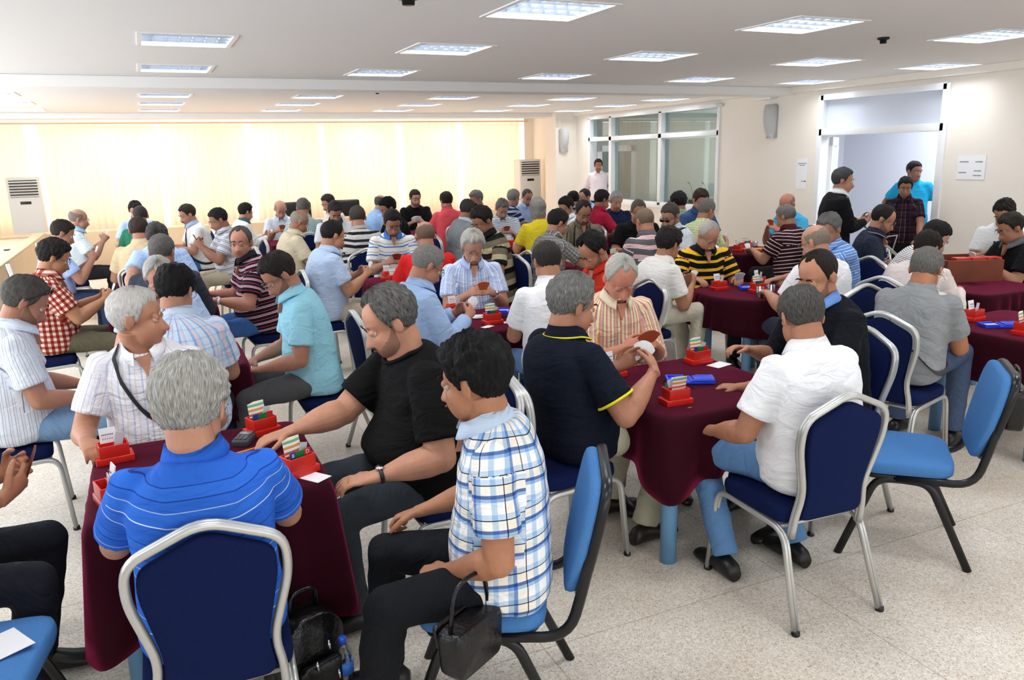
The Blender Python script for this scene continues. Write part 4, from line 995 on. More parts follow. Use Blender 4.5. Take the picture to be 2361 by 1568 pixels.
def office_chair():
    t = thing('padded_chair', 'x', 'chair')
    st = smooth_poly([(-.22, -.2), (-.24, .21), (.24, .21), (.22, -.2)], .09)
    v, f = rounded(st, .41, .475, .024, 'xy', .015); MB().add(v, f).build('seat', M_lblue, t)
    v, f = rounded(smooth_poly([(-.205, -.18), (-.225, .19), (.225, .19), (.205, -.18)], .08), .385, .412, .008, 'xy'); MB().add(v, f).build('seat_shell', M_blk, t)
    bk = smooth_poly([(-.17, .50), (-.215, .70), (-.20, .89), (.20, .89), (.215, .70), (.17, .50)], .08)
    L = lambda z: -.27-(z-.42)*.22
    v, f = rounded(bk, -.005, .035, .016, 'xz', .012); v = [(x, y+L(z), z) for x, y, z in v]; MB().add(v, f).build('backrest', M_lblue, t)
    v, f = rounded([(a*1.03, (b_-.71)*1.05+.71) for a, b_ in bk], -.035, 0, .012, 'xz'); v = [(x, y+L(z), z) for x, y, z in v]; MB().add(v, f).build('back_shell', M_blk, t)
    for sx in (-1, 1):
        MB().tube(smooth_path([(sx*.215, .04, .395), (sx*.215, -.27, .40), (sx*.2, -.315, .56), (sx*.19, -.345, .70)], .1), [(.013, .018)]*14, 10).build('back_support', M_blk, t)
        b = MB(); b.tube(smooth_path([(sx*.235, .26, .0), (sx*.21, .12, .385), (sx*.21, -.02, .39)], .06), [(.011, .018)]*8, 10)
        b.build('leg', M_blk, t)
        b = MB(); b.tube(smooth_path([(sx*.24, -.28, .0), (sx*.21, -.10, .385), (sx*.21, .05, .39)], .06), [(.011, .018)]*8, 10)
        b.build('leg', M_blk, t)
    for y_ in (.1, -.1): MB().tube([(-.21, y_, .38), (.21, y_, .38)], .011, 8).build('crossbar', M_blk, t)
    return t
_bc = banquet_chair(); _oc = office_chair(); _used = set()
def chair(kind, x, y, yaw, label, group=None):
    src = _bc if kind == 'b' else _oc; rz = -R_(yaw)
    if kind in _used: o = copy_tree(src, label, (x, y, 0), rz)
    else: _used.add(kind); o = src; o.location = (x, y, 0); o.rotation_euler = (0, 0, rz); o['label'] = label
    o['group'] = group or ('navy banquet chairs around the card tables' if kind == 'b' else 'light blue padded chairs')
    return o
# ---- tables with maroon cloth
TZ = .73
M_cloth = mat('maroon_cloth', '320817', .88, bump=.25, bscale=500, var=.08, vscale=260, spec=.12, sheen=1.0)
bsdf(M_cloth).inputs['Sheen Tint'].default_value = lin('c83468'); bsdf(M_cloth).inputs['Sheen Roughness'].default_value = .3
M_leg = mat('blue_leg', '6f9fca', .4)
def table(x, y, label, half=.40, expo=9, hem=.27, seed=0, rot=0, group='card tables under maroon cloths'):
    t = thing('card_table', label.replace('cloth', 'table under its cloth') if 0 else 'card table under the '+' '.join(label.split()[:12]), 'table', (x, y, 0), R_(rot), group)
    kk = 1 if expo > 4 else .72
    MB().box((0, 0, TZ-.02), ((half*2-.09)*kk, (half*2-.09)*kk, .03), bev=.01).build('tabletop', mat('table_board', 'c9b79a', .5), t)
    for sx in (-1, 1):
        for sy in (-1, 1): MB().lathe([(.038, 0), (.038, .68)], n=18).build('leg', M_leg, t, loc=(sx*(half-.09)*kk, sy*(half-.09)*kk, 0))
    rng = random.Random(seed); n = 160; v = []; ph1, ph2 = rng.random()*6, rng.random()*6
    def sup(a, h): 
        c, s = math.cos(a), math.sin(a); r = h/((abs(c)**expo+abs(s)**expo)**(1/expo)); return c*r, s*r
    rings = []
    A_ = [2*math.pi*i/n for i in range(n)]
    for k in (.0001, .3, .6, .85, .96, 1.0): rings.append([(sup(a, half*k)[0], sup(a, half*k)[1], TZ+.0025+(.0012*math.sin(a*5+k*9)) if k < 1 else TZ-.001) for a in A_])
    for q in (.012, .04, .1, .2, .32, .46, .62, .8, 1.0):
        ring = []
        for a in A_:
            cornr = max(0, (math.cos(4*a+math.pi)+.1)/1.1)**2 if expo > 4 else .25
            drop = (hem+.10*cornr*(1 if expo > 4 else 0)+.02*math.sin(3*a+ph1))*q
            fold = q*(.018+.012*math.sin(2*a+ph2))*math.sin((22 if expo > 4 else 30)*a/1.0+1.3*math.sin(2*a+ph1))+cornr*.035*q
            px, py = sup(a, half+.006+.012*min(1, q*12)); rr = math.hypot(px, py); s = (rr+fold+.02*q)/rr
            ring.append((px*s, py*s, TZ-.002-drop))
        rings.append(ring)
    v = [p for r in rings for p in r]; f = [(i*n+j, i*n+(j+1) % n, (i+1)*n+(j+1) % n, (i+1)*n+j) for i in range(len(rings)-1) for j in range(n)]; f.append(tuple(range(n)))
    o = MB().add(v, f).build('tablecloth', M_cloth); o.location = (x, y, 0); o.rotation_euler = (0, 0, R_(rot))
    md = o.modifiers.new('s', 'SOLIDIFY'); md.thickness = .002; md.offset = 0
    tag(o, label, 'tablecloth', 'maroon cloths on the card tables')
TABLES = [
 (.10, 3.06, 'maroon tablecloth between the blue polo shirt and the black T-shirt', .39, 16),
 (2.34, 3.06, 'maroon tablecloth with the blue tray in front of the pink striped shirt', .41, 16),
 (2.22, 5.02, 'maroon tablecloth in front of the white-haired man in blue stripes', .39, 16),
 (4.42, 4.95, 'round-looking maroon tablecloth before the yellow and black striped shirt', .43, 2.3),
 (6.2, 7.05, 'maroon tablecloth by the right wall in front of the turquoise shirt', .40, 2.6),
 (6.1, 4.25, 'maroon tablecloth beside the brown wooden box at the right', .40, 9),
 (4.95, 3.05, 'maroon tablecloth at the right photo edge in front of the grey polo', .41, 16),
 (.05, 4.95, 'maroon tablecloth between the man with sunglasses on his head and the aqua polo', .38, 9),
 (.05, 7.0, 'maroon tablecloth left of the maroon striped shirt with red cups', .38, 9),
 (.05, 9.3, 'maroon tablecloth in the left row level with the grey striped polo', .38, 9),
 (.0, 11.5, 'maroon tablecloth at the far end of the left row', .38, 9),
 (2.2, 7.05, 'maroon tablecloth in front of the blue and white striped polo', .38, 9),
 (2.15, 9.15, 'maroon tablecloth in front of the old man in the beige shirt', .38, 9),
 (1.9, 11.4, 'maroon tablecloth in front of the bald man in white by the curtains', .38, 9),
 (3.85, 11.6, 'maroon tablecloth in front of the printed black T-shirt', .38, 9),
 (4.25, 9.1, 'maroon tablecloth with an orange tray left of the yellow T-shirt', .38, 9),
 (5.9, 11.3, 'maroon tablecloth in the far right corner before the bald man in blue', .38, 9),
 (4.2, 6.95, 'maroon tablecloth in front of the brown polo with glasses', .40, 9),
 (6.1, 8.95, 'maroon tablecloth below the glass partition by the crimson polo', .38, 9)]
for i, (x, y, lab, hf, ex) in enumerate(TABLES): table(x, y, lab, hf, ex, seed=i, hem=.40 if i == 0 else .27)
# ---- card-game props
M_red = mat('red_plastic', 'd3261b', .35); M_bluep = mat('blue_plastic', '2147e0', .3); M_or = mat('orange_plastic', 'f08a1e', .35); M_white = mat('card_white', 'f6f6f8', .5)
def strip_mat(name, cols):
    m = bpy.data.materials.new(name); m.use_nodes = True; nt = m.node_tree; b = nt.nodes['Principled BSDF']; b.inputs['Roughness'].default_value = .45
    tc = nt.nodes.new('ShaderNodeTexCoord'); sp = nt.nodes.new('ShaderNodeSeparateXYZ'); nt.links.new(tc.outputs['Generated'], sp.inputs[0])
    r = nt.nodes.new('ShaderNodeValToRGB'); r.color_ramp.interpolation = 'CONSTANT'
    for i, c in enumerate(cols):
        e = r.color_ramp.elements[i] if i < 2 else r.color_ramp.elements.new(i/len(cols)); e.position = i/len(cols); e.color = lin(c)
    nt.links.new(sp.outputs[2], r.inputs[0]); nt.links.new(r.outputs[0], b.inputs['Base Color']); return m
M_bid = strip_mat('bidding_cards', ['aeb4c6', 'f4f4f0', 'aeb4c6', 'f4f4f0', 'dd5a4c', 'f4f4f0', 'ec9a4c', 'f4f4f0', '78b98a', 'f0efdc'])
def bid_box(kind='white'):
    t = thing('bidding_box', 'x', 'bidding box')
    b = MB(); b.box((0, 0, .014), (.135, .085, .028), bev=.003)
    b.box((0, -.036, .045), (.105, .006, .06), bev=.002).box((0, .036, .045), (.105, .006, .06), bev=.002).box((-.05, 0, .045), (.006, .072, .06), bev=.002).box((.05, 0, .045), (.006, .072, .06), bev=.002).box((0, 0, .05), (.1, .004, .055))
    b.build('box_body', M_red, t)
    Rm = Matrix.Rotation(R_(-12), 3, 'X')
    if kind == 'white':
        o = MB().box((-.012, .014, .085), (.058, .004, .095), R=Rm).build('name_card', M_white, t)
        b = MB()
        for i in range(7): b.box((-.032+i*.0062, .0105, .108), (.0045, .001, .004), R=Rm)
        for i in range(5): b.box((-.03+i*.008, .008, .092), (.004, .001, .003), R=Rm)
        b.build('printed_text', M_ink, o)
    else:
        b = MB()
        for i in range(6): b.box((-.02+i*.006, .014+i*.0015, .086+i*.001), (.046, .0012, .092), R=Rm)
        b.build('bid_cards', M_bid, t)
        b = MB(); b.box((.0, -.018, .072), (.09, .003, .045), R=Matrix.Rotation(R_(8), 3, 'X')); o = b.build('green_cards', mat('green_card', '1f8a4a', .5), t)
        MB().box((.03, -.021, .082), (.026, .002, .03), R=Matrix.Rotation(R_(8), 3, 'X')).build('red_card', mat('red_card', 'd9332b', .5), t)
        MB().box((-.032, -.021, .082), (.022, .002, .03), R=Matrix.Rotation(R_(8), 3, 'X')).build('blue_card', mat('blue_card', '2a4aa8', .5), t)
        if kind == 'lettered': text_mesh('letter', 'D', .022, M_white, t, (.03, -.0235, .083), (R_(90), 0, 0), .0002); text_mesh('letter', 'B', .02, M_white, t, (-.032, -.0235, .083), (R_(90), 0, 0), .0002)
    MB().box((.022, -.004, .08), (.03, .003, .07), R=Matrix.Rotation(R_(14), 3, 'Y')).build('loose_card', mat('grey_card', 'cfd0d4', .5), t)
    return t
_boxes = {}
def box(kind, x, y, rz, label):
    if kind in _boxes: o = copy_tree(_boxes[kind], label, (x, y, TZ+.004), R_(rz))
    else: o = bid_box(kind); _boxes[kind] = o; o.location = (x, y, TZ+.004); o.rotation_euler = (0, 0, R_(rz)); o['label'] = label
    o['group'] = 'red bidding boxes on the tables'; return o
box('white', -.22, 3.27, 8, 'red bidding box with white card at the left far corner of the front table')
box('white', -.22, 2.84, -75, 'red bidding box beside the left arm of the blue polo shirt')
box('bids', .34, 3.32, 20, 'red bidding box with colourful cards beside the grey score pad')
box('lettered', .40, 2.80, 25, 'red bidding box with D card beside the black T-shirt on the front table')
box('white', 2.08, 3.33, 10, 'red bidding box in front of the pink striped shirt, half hidden')
box('bids', 2.63, 3.34, 0, 'red bidding box at the far right corner of the blue tray table')
box('bids', 2.10, 2.82, 175, 'red bidding box at the near edge of the blue tray table')
box('white', 1.97, 5.32, 5, 'red bidding box with white card left of the white-haired man')
box('bids', 2.07, 4.86, 0, 'red bidding box at the near left of the table with the ashtray')
box('white', 4.22, 5.12, 0, 'red bidding box with white card before the yellow and black shirt')
box('white', 4.62, 5.10, 20, 'red bidding box touched by the outstretched hand')
box('bids', 4.40, 4.86, 0, 'red bidding box behind the two drinking glasses')
box('bids', 6.24, 7.12, 0, 'red bidding box standing by the right wall table')
box('bids', 6.02, 7.0, 30, 'red bidding box beside the orange tray before the wall')
box('white', 4.83, 3.32, 5, 'red bidding box with white card above the blue tray at the right edge')
box('bids', 4.72, 2.92, 10, 'red bidding box cut by the right photo edge')
box('white', .30, 4.98, -60, 'red bidding box behind the striped back, beside the glass')
box('bids', -.22, 7.12, 0, 'red bidding box right of the paper cup in the left row')
box('bids', .32, 7.0, 80, 'red bidding box by the wristwatch of the maroon striped man')
box('white', -.24, 9.35, 0, 'red bidding box left of the beige shirt with a white card')
box('white', 2.02, 7.22, 5, 'red bidding box with white card before the blue and white striped polo')
box('white', 2.00, 6.95, 0, 'red bidding box nearest the light blue polo with the cards')
box('white', 1.76, 11.45, 0, 'red bidding box with white card before the bald man in white')
box('white', 3.80, 11.62, 0, 'red bidding box before the printed black T-shirt')
box('bids', 3.98, 11.45, 0, 'red bidding box right of the one before the printed T-shirt')
box('white', 4.12, 9.02, 0, 'red bidding box left of the orange tray before the yellow T-shirt')
box('white', 5.75, 11.3, 0, 'red bidding box in the far corner before the bald man in blue')
box('bids', 4.42, 7.05, 0, 'red bidding box filled with cards next to two orange trays')
box('white', 5.88, 8.95, 0, 'red bidding box under the reaching hand of the crimson polo')
def board(m):
    t = thing('board_tray', 'x', 'duplicate board tray')
    b = MB(); b.box((0, 0, .007), (.235, .105, .012), bev=.003)
    b.box((-.07, .047, .016), (.09, .01, .014), bev=.002).box((.075, .047, .016), (.08, .01, .014), bev=.002).box((-.07, -.047, .016), (.09, .01, .014), bev=.002).box((.06, -.047, .016), (.11, .01, .014), bev=.002)
    b.box((-.113, 0, .016), (.01, .1, .014), bev=.002).box((.113, .01, .016), (.01, .08, .014), bev=.002).box((0, 0, .014), (.012, .1, .01), bev=.002).box((.062, 0, .019), (.095, .07, .01), bev=.003)
    b.build('tray_body', m, t)
    MB().box((-.055, .0, .0145), (.07, .05, .002)).build('printed_label', mat('tray_label', 'cfd6f2', .5), t)
    return t
_bd = {}
def brd(col, x, y, rz, label):
    if col in _bd: o = copy_tree(_bd[col], label, (x, y, TZ+.004), R_(rz))
    else: o = board(M_bluep if col == 'b' else M_or); _bd[col] = o; o.location = (x, y, TZ+.004); o.rotation_euler = (0, 0, R_(rz)); o['label'] = label
    o['group'] = 'blue card trays' if col == 'b' else 'orange card trays'
brd('b', 2.37, 3.07, -28, 'bright blue card tray in the middle of the table of the pink striped shirt')
brd('b', 2.35, 5.16, -28, 'bright blue card tray on the table of the white-haired man')
brd('b', 4.80, 3.12, -25, 'bright blue card tray on the table at the right photo edge')
brd('b', 4.48, 5.0, -28, 'blue card tray under the papers behind the drinking glasses')
brd('o', 6.22, 6.98, -20, 'orange card tray on the table by the right wall')
brd('o', 2.40, 7.2, -20, 'orange card tray between the striped polo and the red shirt')
brd('o', 4.33, 9.0, -28, 'orange card tray before the yellow T-shirt')
brd('o', 4.40, 6.82, -25, 'lower orange card tray left of the red and grey striped back')
brd('o', 4.22, 7.15, -25, 'upper orange card tray before the black T-shirt with raised arm')
brd('o', .22, 7.12, 20, 'orange card tray near the wristwatch in the left row')
# sheets, cups, glasses, pen
def sheet(x, y, rz, w, h, label, z=TZ+.0045, m=None, name='paper_slip', cat='paper'):
    return tag(MB().box((0, 0, .0007), (w, h, .0014)).build(name, m or M_paper, None, (x, y, z), (0, 0, R_(rz))), label, cat)
sheet(.44, 2.745, 35, .07, .12, 'white slip sticking out right of the bidding box with the D card')
sheet(.29, 2.86, 20, .12, .07, 'white slip left of the bidding box with the D card')
sheet(2.70, 3.25, 15, .12, .08, 'printed slip right of the far bidding box on the blue tray table')
sheet(2.0, 4.78, 30, .09, .05, 'white slip left of the near bidding box on the ashtray table')
sheet(2.16, 4.84, -20, .08, .05, 'white slip right of the near bidding box on the ashtray table')
sheet(.34, 4.72, -12, .1, .05, 'white printed card strip near the edge of the table behind the striped back')
sheet(4.45, 4.93, 10, .12, .09, 'cream note lying on the blue tray behind the glasses', z=TZ+.035)
sheet(2.02, 7.12, 10, .1, .06, 'cream slip before the striped polo shirt')
sheet(6.38, 6.9, 5, .2, .07, 'white sheet near the maroon striped shirt by the right wall')
def clear(name, tint, gloss=.10):
    m = bpy.data.materials.new(name); m.use_nodes = True; nt = m.node_tree; nt.nodes.clear(); o = nt.nodes.new('ShaderNodeOutputMaterial'); t = nt.nodes.new('ShaderNodeBsdfTransparent'); g = nt.nodes.new('ShaderNodeBsdfGlossy')
    t.inputs[0].default_value = lin(tint); g.inputs['Roughness'].default_value = .08; lw = nt.nodes.new('ShaderNodeLayerWeight'); lw.inputs[0].default_value = .35
    a = nt.nodes.new('ShaderNodeMath'); a.operation = 'MULTIPLY_ADD'; a.inputs[1].default_value = .55; a.inputs[2].default_value = gloss; nt.links.new(lw.outputs['Facing'], a.inputs[0])
    x = nt.nodes.new('ShaderNodeMixShader'); nt.links.new(a.outputs[0], x.inputs[0]); nt.links.new(t.outputs[0], x.inputs[1]); nt.links.new(g.outputs[0], x.inputs[2]); nt.links.new(x.outputs[0], o.inputs[0]); return m
M_gl = clear('clear_glass', 'f2f5f7')
def tumbler(x, y, label, h=.085, r=.032, z=TZ+.004):
    t = thing('drinking_glass', label, 'glass', (x, y, z), 0, 'drinking glasses')
    MB().lathe([(.001, .004), (r*.8, .004), (r*.8, 0), (r*.86, 0), (r, h), (r-.002, h), (r*.84, .006), (.001, .006)], n=22).build('glass_wall', M_gl, t)
    MB().lathe([(.001, .007), (r*.82, .007), (r*.86, h*.35), (.001, h*.35)], n=20).build('drink', M_gl, t)
tumbler(4.24, 4.66, 'left of two clear glasses at the near edge of the round-looking table'); tumbler(4.37, 4.68, 'right of two clear glasses at the near edge of the round-looking table')
tumbler(2.02, 5.2, 'small empty glass by the ashtray'); tumbler(.33, 5.2, 'tall glass with a white cover behind the striped back', .11); tumbler(1.98, 3.32, 'glass half hidden behind the navy polo', .1)
tumbler(6.35, 7.1, 'clear plastic cup by the turquoise shirt')
t = thing('ashtray', 'small plate with cups and snacks between the light blue sleeve and the box', 'plate', (2.06, 5.08, TZ+.004))
MB().lathe([(.001, 0), (.04, 0), (.065, .012), (.063, .014), (.038, .004), (.001, .004)], n=26).build('dish', mat('pale_dish', 'dfe2e4', .3), t)
MB().box((.01, .01, .012), (.05, .012, .01), rz=.5).box((-.02, -.01, .012), (.03, .02, .012), rz=1.2).build('wrappers', mat('wrapper', 'eeeae6', .5), t)
MB().box((.03, -.015, .013), (.02, .012, .01), rz=.2).build('sweet', M_or, t)
def cup(x, y, label):
    t = thing('paper_cup', label, 'cup', (x, y, TZ+.004), 0, 'red and white paper cups')
    MB().lathe([(.001, 0), (.026, 0), (.036, .085), (.038, .087), (.034, .087), (.025, .004), (.001, .004)], n=22).build('cup_body', M_white, t)
    MB().lathe([(.0275, .012), (.0360, .07), (.0355, .07), (.027, .012)], n=22).build('red_print', mat('cup_red', 'cc3a3a', .5), t)
cup(-.18, 6.9, 'red and white paper cup beside the grey-haired man in the left row')
t = thing('score_pad', 'grey electronic score pad near the hand of the black T-shirt', 'score pad', (.26, 3.24, TZ+.004), R_(-25))
v, f = rounded(smooth_poly([(-.035, -.06), (-.035, .06), (.035, .06), (.035, -.06)], .015), 0, .028, .008, 'xy', .004); MB().add(v, f).build('pad_body', mat('pad_grey', '3d4247', .4), t)
MB().box((0, .028, .0325), (.05, .035, .003), bev=.001).build('screen', mat('pad_screen', '6c7478', .2), t)
b = MB()
for i in range(4):
    for j in range(3): b.box((-.018+j*.018, -.005-.013*i, .0325), (.012, .008, .003), bev=.001)
b.build('keys', mat('pad_keys', '5a6066', .5), t)
t = thing('ballpoint_pen', 'orange ballpoint pen lying beside the score pad', 'pen', (.27, 3.13, TZ+.009), R_(20))
MB().tube([(-.07, 0, 0), (.05, 0, 0)], .0042, 10).build('barrel', M_or, t); MB().tube([(-.07, 0, 0), (-.082, 0, 0)], [.004, .001], 8).build('tip', M_black, t)
tag(MB().tube([(-.08, 0, 0), (.08, 0, 0)], .0035, 8).build('pencil', mat('pencil_yellow', 'e6c45a', .5), None, (.12, 3.30, TZ+.008), (0, 0, 1.2)), 'yellow pencil by the cheek of the grey-haired man', 'pencil')
# wooden box with red boxes at the right
t = thing('wooden_crate', 'brown open wooden box on the right table', 'box', (6.30, 4.50, TZ+.004), R_(-22)); mw = mat('brown_wood', '7a3a20', .5, var=.12, vscale=9)
MB().box((0, -.2, .09), (.48, .016, .18)).box((0, .2, .09), (.48, .016, .18)).box((-.232, 0, .09), (.016, .4, .18)).box((.232, 0, .09), (.016, .4, .18)).box((0, 0, .008), (.46, .38, .016)).build('crate_sides', mw, t)
for i in range(3): tag(MB().box((0, 0, .05), (.12, .08, .1), bev=.004).build('bidding_box', M_red, None, (6.24+.13*i, 4.46-.05*i, TZ+.09), (0, 0, R_(-22))), 'empty red box standing inside the brown wooden box', 'bidding box', 'empty red boxes in the wooden box')
# floor items
def bottle(x, y, z, label, lying=False):
    t = thing('water_bottle', label, 'bottle', (x, y, z))
    b = MB().lathe([(.001, 0), (.026, 0), (.031, .006), (.031, .05), (.029, .055), (.031, .06), (.031, .145), (.028, .16), (.014, .185), (.012, .20), (.001, .20)], n=24)
    b.build('bottle_body', clear('bottle_plastic', 'e4edf2', .12), t)
    MB().lathe([(.0318, .082), (.0318, .128)], n=24).build('label_band', mat('label_blue', '2f6fc8', .4), t)
    MB().lathe([(.001, .197), (.0145, .197), (.0145, .216), (.013, .218), (.001, .218)], n=18).build('cap', mat('cap_blue', '2a5fe0', .4), t)
bottle(.455, 2.50, 0, 'water bottle with blue cap on the floor beside the black bag'); bottle(-2.0, 13.0, .676, 'water bottle on the left counter')
bottle(-.56, 3.42, 0, 'water bottle on the floor behind the light blue seat at the left')
tag(MB().box((0, 0, .008), (.14, .07, .016), bev=.006).build('mobile_phone', M_black, None, (-1.85, 13.4, .676), (0, 0, .4)), 'dark phone on the left counter beside the bottle', 'phone')
M_bag = mat('bag_leather', '0c0b0d', .28, bump=.3, bscale=60)
t = thing('shoulder_bag', 'black bag on the floor between the front banquet chair and the bottle', 'bag', (.34, 2.56, 0), R_(20))
v, f = rounded(smooth_poly([(-.10, .0), (-.12, .26), (-.06, .33), (.06, .33), (.12, .26), (.10, .0)], .05), -.07, .07, .035, 'xz', .02); MB().add(v, f).build('bag_body', M_bag, t)
v, f = rounded(smooth_poly([(-.08, .03), (-.085, .17), (.085, .17), (.08, .03)], .03), .085, .115, .012, 'xz', .008); v = [(x, -y, z) for x, y, z in v]; MB().add(v, f).build('front_pocket', M_bag, t)
MB().tube(smooth_path([(-.05, 0, .32), (-.05, 0, .4), (.05, 0, .4), (.05, 0, .32)], .04), .009, 8).build('handle', M_bag, t)
for x, z in ((-.03, .19), (.05, .12), (.02, .25)): MB().tube([(x, -.118, z), (x, -.125, z-.03)], .005, 8).build('zip_pull', mat('chrome', 'd8d8dc', .2, metal=1), t)
t = thing('handbag', 'black leather handbag hanging from the forearm of the plaid shirt', 'bag', (.72, 1.92, .40), R_(30))
v, f = rounded(smooth_poly([(-.10, .0), (-.11, .15), (.11, .15), (.10, .0)], .03), -.04, .04, .02, 'xz', .01); MB().add(v, f).build('bag_body', M_bag, t)
v, f = rounded(smooth_poly([(-.09, .07), (-.105, .155), (.105, .155), (.09, .07)], .02), .045, .06, .006, 'xz'); MB().add(v, f).build('flap', M_bag, t)
b = MB()
for x in (-.05, .05): b.box((x, .066, .06), (.014, .006, .04), bev=.002)
b.build('buckle', mat('chrome', 'd8d8dc', .2, metal=1), t)
MB().tube(smooth_path([(-.09, 0, .14), (-.07, 0, .28), (.07, 0, .28), (.09, 0, .14)], .06), .007, 8).build('bag_strap', M_bag, t)
t = thing('waist_bag', 'black bag hooked behind the light blue chair at the right', 'bag', (3.40, 2.11, .62), R_(44))
v, f = rounded(smooth_poly([(-.09, .0), (-.1, .2), (.1, .2), (.09, .0)], .04), -.035, .035, .018, 'xz', .01); MB().add(v, f).build('bag_body', M_bag, t)
MB().tube(smooth_path([(-.08, 0, .19), (-.06, 0, .28), (.06, 0, .28), (.08, 0, .19)], .06), .006, 8).build('bag_strap', M_bag, t)
# free chairs
chair('o', 3.12, 2.42, 316, 'empty light blue padded chair with black frame behind the white shirt')
chair('o', .90, 2.22, 298, 'light blue padded chair under the man in the blue and white plaid shirt')
chair('o', -.64, 2.47, 100, 'light blue padded seat cut by the bottom left corner')
sheet(-.52, 2.50, 30, .1, .14, 'white paper on the light blue seat in the bottom left corner', z=.492)
t = thing('bamboo_armchair', 'yellow curved wooden chair arm beside the man in the dark navy polo', 'chair', (6.35, 5.75, 0), R_(-20)); my = mat('yellow_wood', 'd9a441', .4)
MB().box((0, 0, .44), (.46, .44, .05), bev=.02).build('seat', M_navy, t)
MB().tube(smooth_path([(.24, .2, .70), (-.24, .2, .72), (-.30, -.02, .74), (-.24, -.24, .76), (.24, -.24, .76)], .12), [(.016, .022)]*14 if 0 else .019, 10).build('curved_rail', my, t)
for sx in (-1, 1):
    for sy in (-1, 1): MB().tube([(sx*.21, sy*.2, 0), (sx*.21, sy*.2, .72)], .016, 8).build('leg', my, t)
t = thing('flip_stand', 'folding silver metal stand in front of the man at the doorway', 'stand', (6.9, 5.75, 0), R_(-30))
MB().tube([(-.38, 0, 1.18), (.25, 0, .62)], .014, 8).build('top_bar', M_alu, t); MB().tube([(-.3, .1, .9), (.12, .1, .95), (.02, .1, .5)], .008, 8).build('side_bar', M_alu, t)
for sx in (-1, 1): MB().tube([(sx*.22, 0, .0), (.0, 0, .85)], .012, 8).build('leg', M_alu, t)
# ------------------------------------------------------------------ the people
Wt, Bk = 'f4f4f6', '0b0b0d'
GREY = ('short', '8d8b86'); 
def S_(h): return ('S', h)
def P(key, head, yaw, label, chairlab='', **k):
    s = Person(key, head, yaw, label=label, **k)
    if chairlab is not None and not s.stand:
        c = s.pel-s.f*.065; c = np.array(s.k['cxy']+(0,)) if 'cxy' in s.k else c; chair('b', c[0]-s.f[0]*k.get('cback', 0), c[1]-s.f[1]*k.get('cback', 0), s.k.get('cyaw', yaw), chairlab or ('navy banquet chair of the man in '+' '.join(label.replace('person in ', '').replace('person with', 'the one with').split(',')[0].split()[:8])))
    return s
stripe_blue = ('H', [(.052, '2c66d0'), (.0035, 'd4e2f6'), (.036, '2f6cd6'), (.0025, 'a9bfdc'), (.028, '2c66d0'), (.003, '163f92'), (.03, '2f6cd6'), (.003, '163f92')])
P('a', (.05, 2.27, 1.19), 2, 'person in bright blue polo seen from behind in front, grey combed hair', 'front navy banquet chair with silver frame, its back to the camera', shirt=('polo', stripe_blue), collar='2c66d0', hair=('mane', '8c8a84', 'd4d2cc', .022),
  hw=22, hp=18, glasses='y', fat=.45, skin='c08a6e', hands='table', pants='1c1d22', scale=1.0, hs=1.05, lean=-2, neck=8, cxy=(.05, 2.33))
P('b', (-.08, 3.60, 1.224), 188, 'person in white pinstripe shirt with thin black strap, white hair, looking right', shirt=('shirt', ('V', [(.014, 'f3f4fb'), (.004, 'ccd2ea'), (.010, 'f6f6fb'), (.003, 'e8dfe0')])), hair=('short', 'cfcac4', 'f2efea', .009),
  hw=104, hp=0, skin='b27a5c', strap=1, hands='table', fat=.5, pants='3c4048', brow='b9b2a8', collar='f3f4fb')
P('c', (.84, 3.03, 1.21), 268, 'person in black T-shirt with grey hair reaching across the front table', shirt=('tee', S_('070708')), hair=('receding', '2a2826', '8a8884', .018), hw=272, hp=22, skin='c28a6d', facefat=.9, fat=1.35,
  moustache='2a2420', WR=(.42, 3.13, .785, (-.9, -.12, -.1), (0, 0, -1)), WL=(.66, 2.74, .69, (-.9, .25, -.1), (.1, .1, -1)), pants='363d44', watch='L', watchcol='16161a', scale=1.06, curl=.35, sleeve=.78, beard=('stubble', '4a3a32', .0006), hands='table', kz=(.50, .52))
P('d', (.85, 2.155, 1.185), 293, 'person in blue and white plaid shirt, black spiky hair, turned left in front', None, shirt=('shirt', ('P', [(.030, 'ffffff'), (.018, 'b9d3f0'), (.012, '7d9bd0'), (.030, 'f8f4ec'), (.003, '2c3448'), (.022, 'f8f8fa'), (.016, 'c2dbf4')], [(.034, 'ffffff'), (.010, 'a6c8ee'), (.010, '5d77b0'), (.026, 'fbf6ec'), (.003, '2c3448'), (.016, 'cfe2f6')])),
  hair=('spiky', '0a0909', '1d1c1e', .024), hw=316, hp=8, skin='a9714f', fat=.45, hands='lap', nocards=1, WR=(.74, 2.44, .66, (-.8, .5, -.3), (0, -.3, -1)), WL=(.72, 2.12, .60, (-.75, .6, -.2), (0, .2, -1)), pants='15171c', curl=1.0, scale=1.0, collar='c8daf0', lean=4, kf=(.36, .40), fz=(.1, .1), tucked=0)
P('e', (-.82, 2.94, 1.2), 90, 'person at the left photo edge in dark trousers holding cards, face out of the picture', 'navy banquet chair at the left photo edge below the dark trousers', shirt=('tee', S_('16161a')), hair=('full', '17130f'), hp=20, skin='9f6647',
  WR=(-.50, 2.73, .86, (.6, .7, .35), (-.1, .6, .3)), WL=(-.52, 2.90, .88, (.8, -.4, .4), (0, -.7, .2)), pants='1b1d26', kf=(.50, .50), hands='table', cards='8a4a3a', watch='', fat=.3)
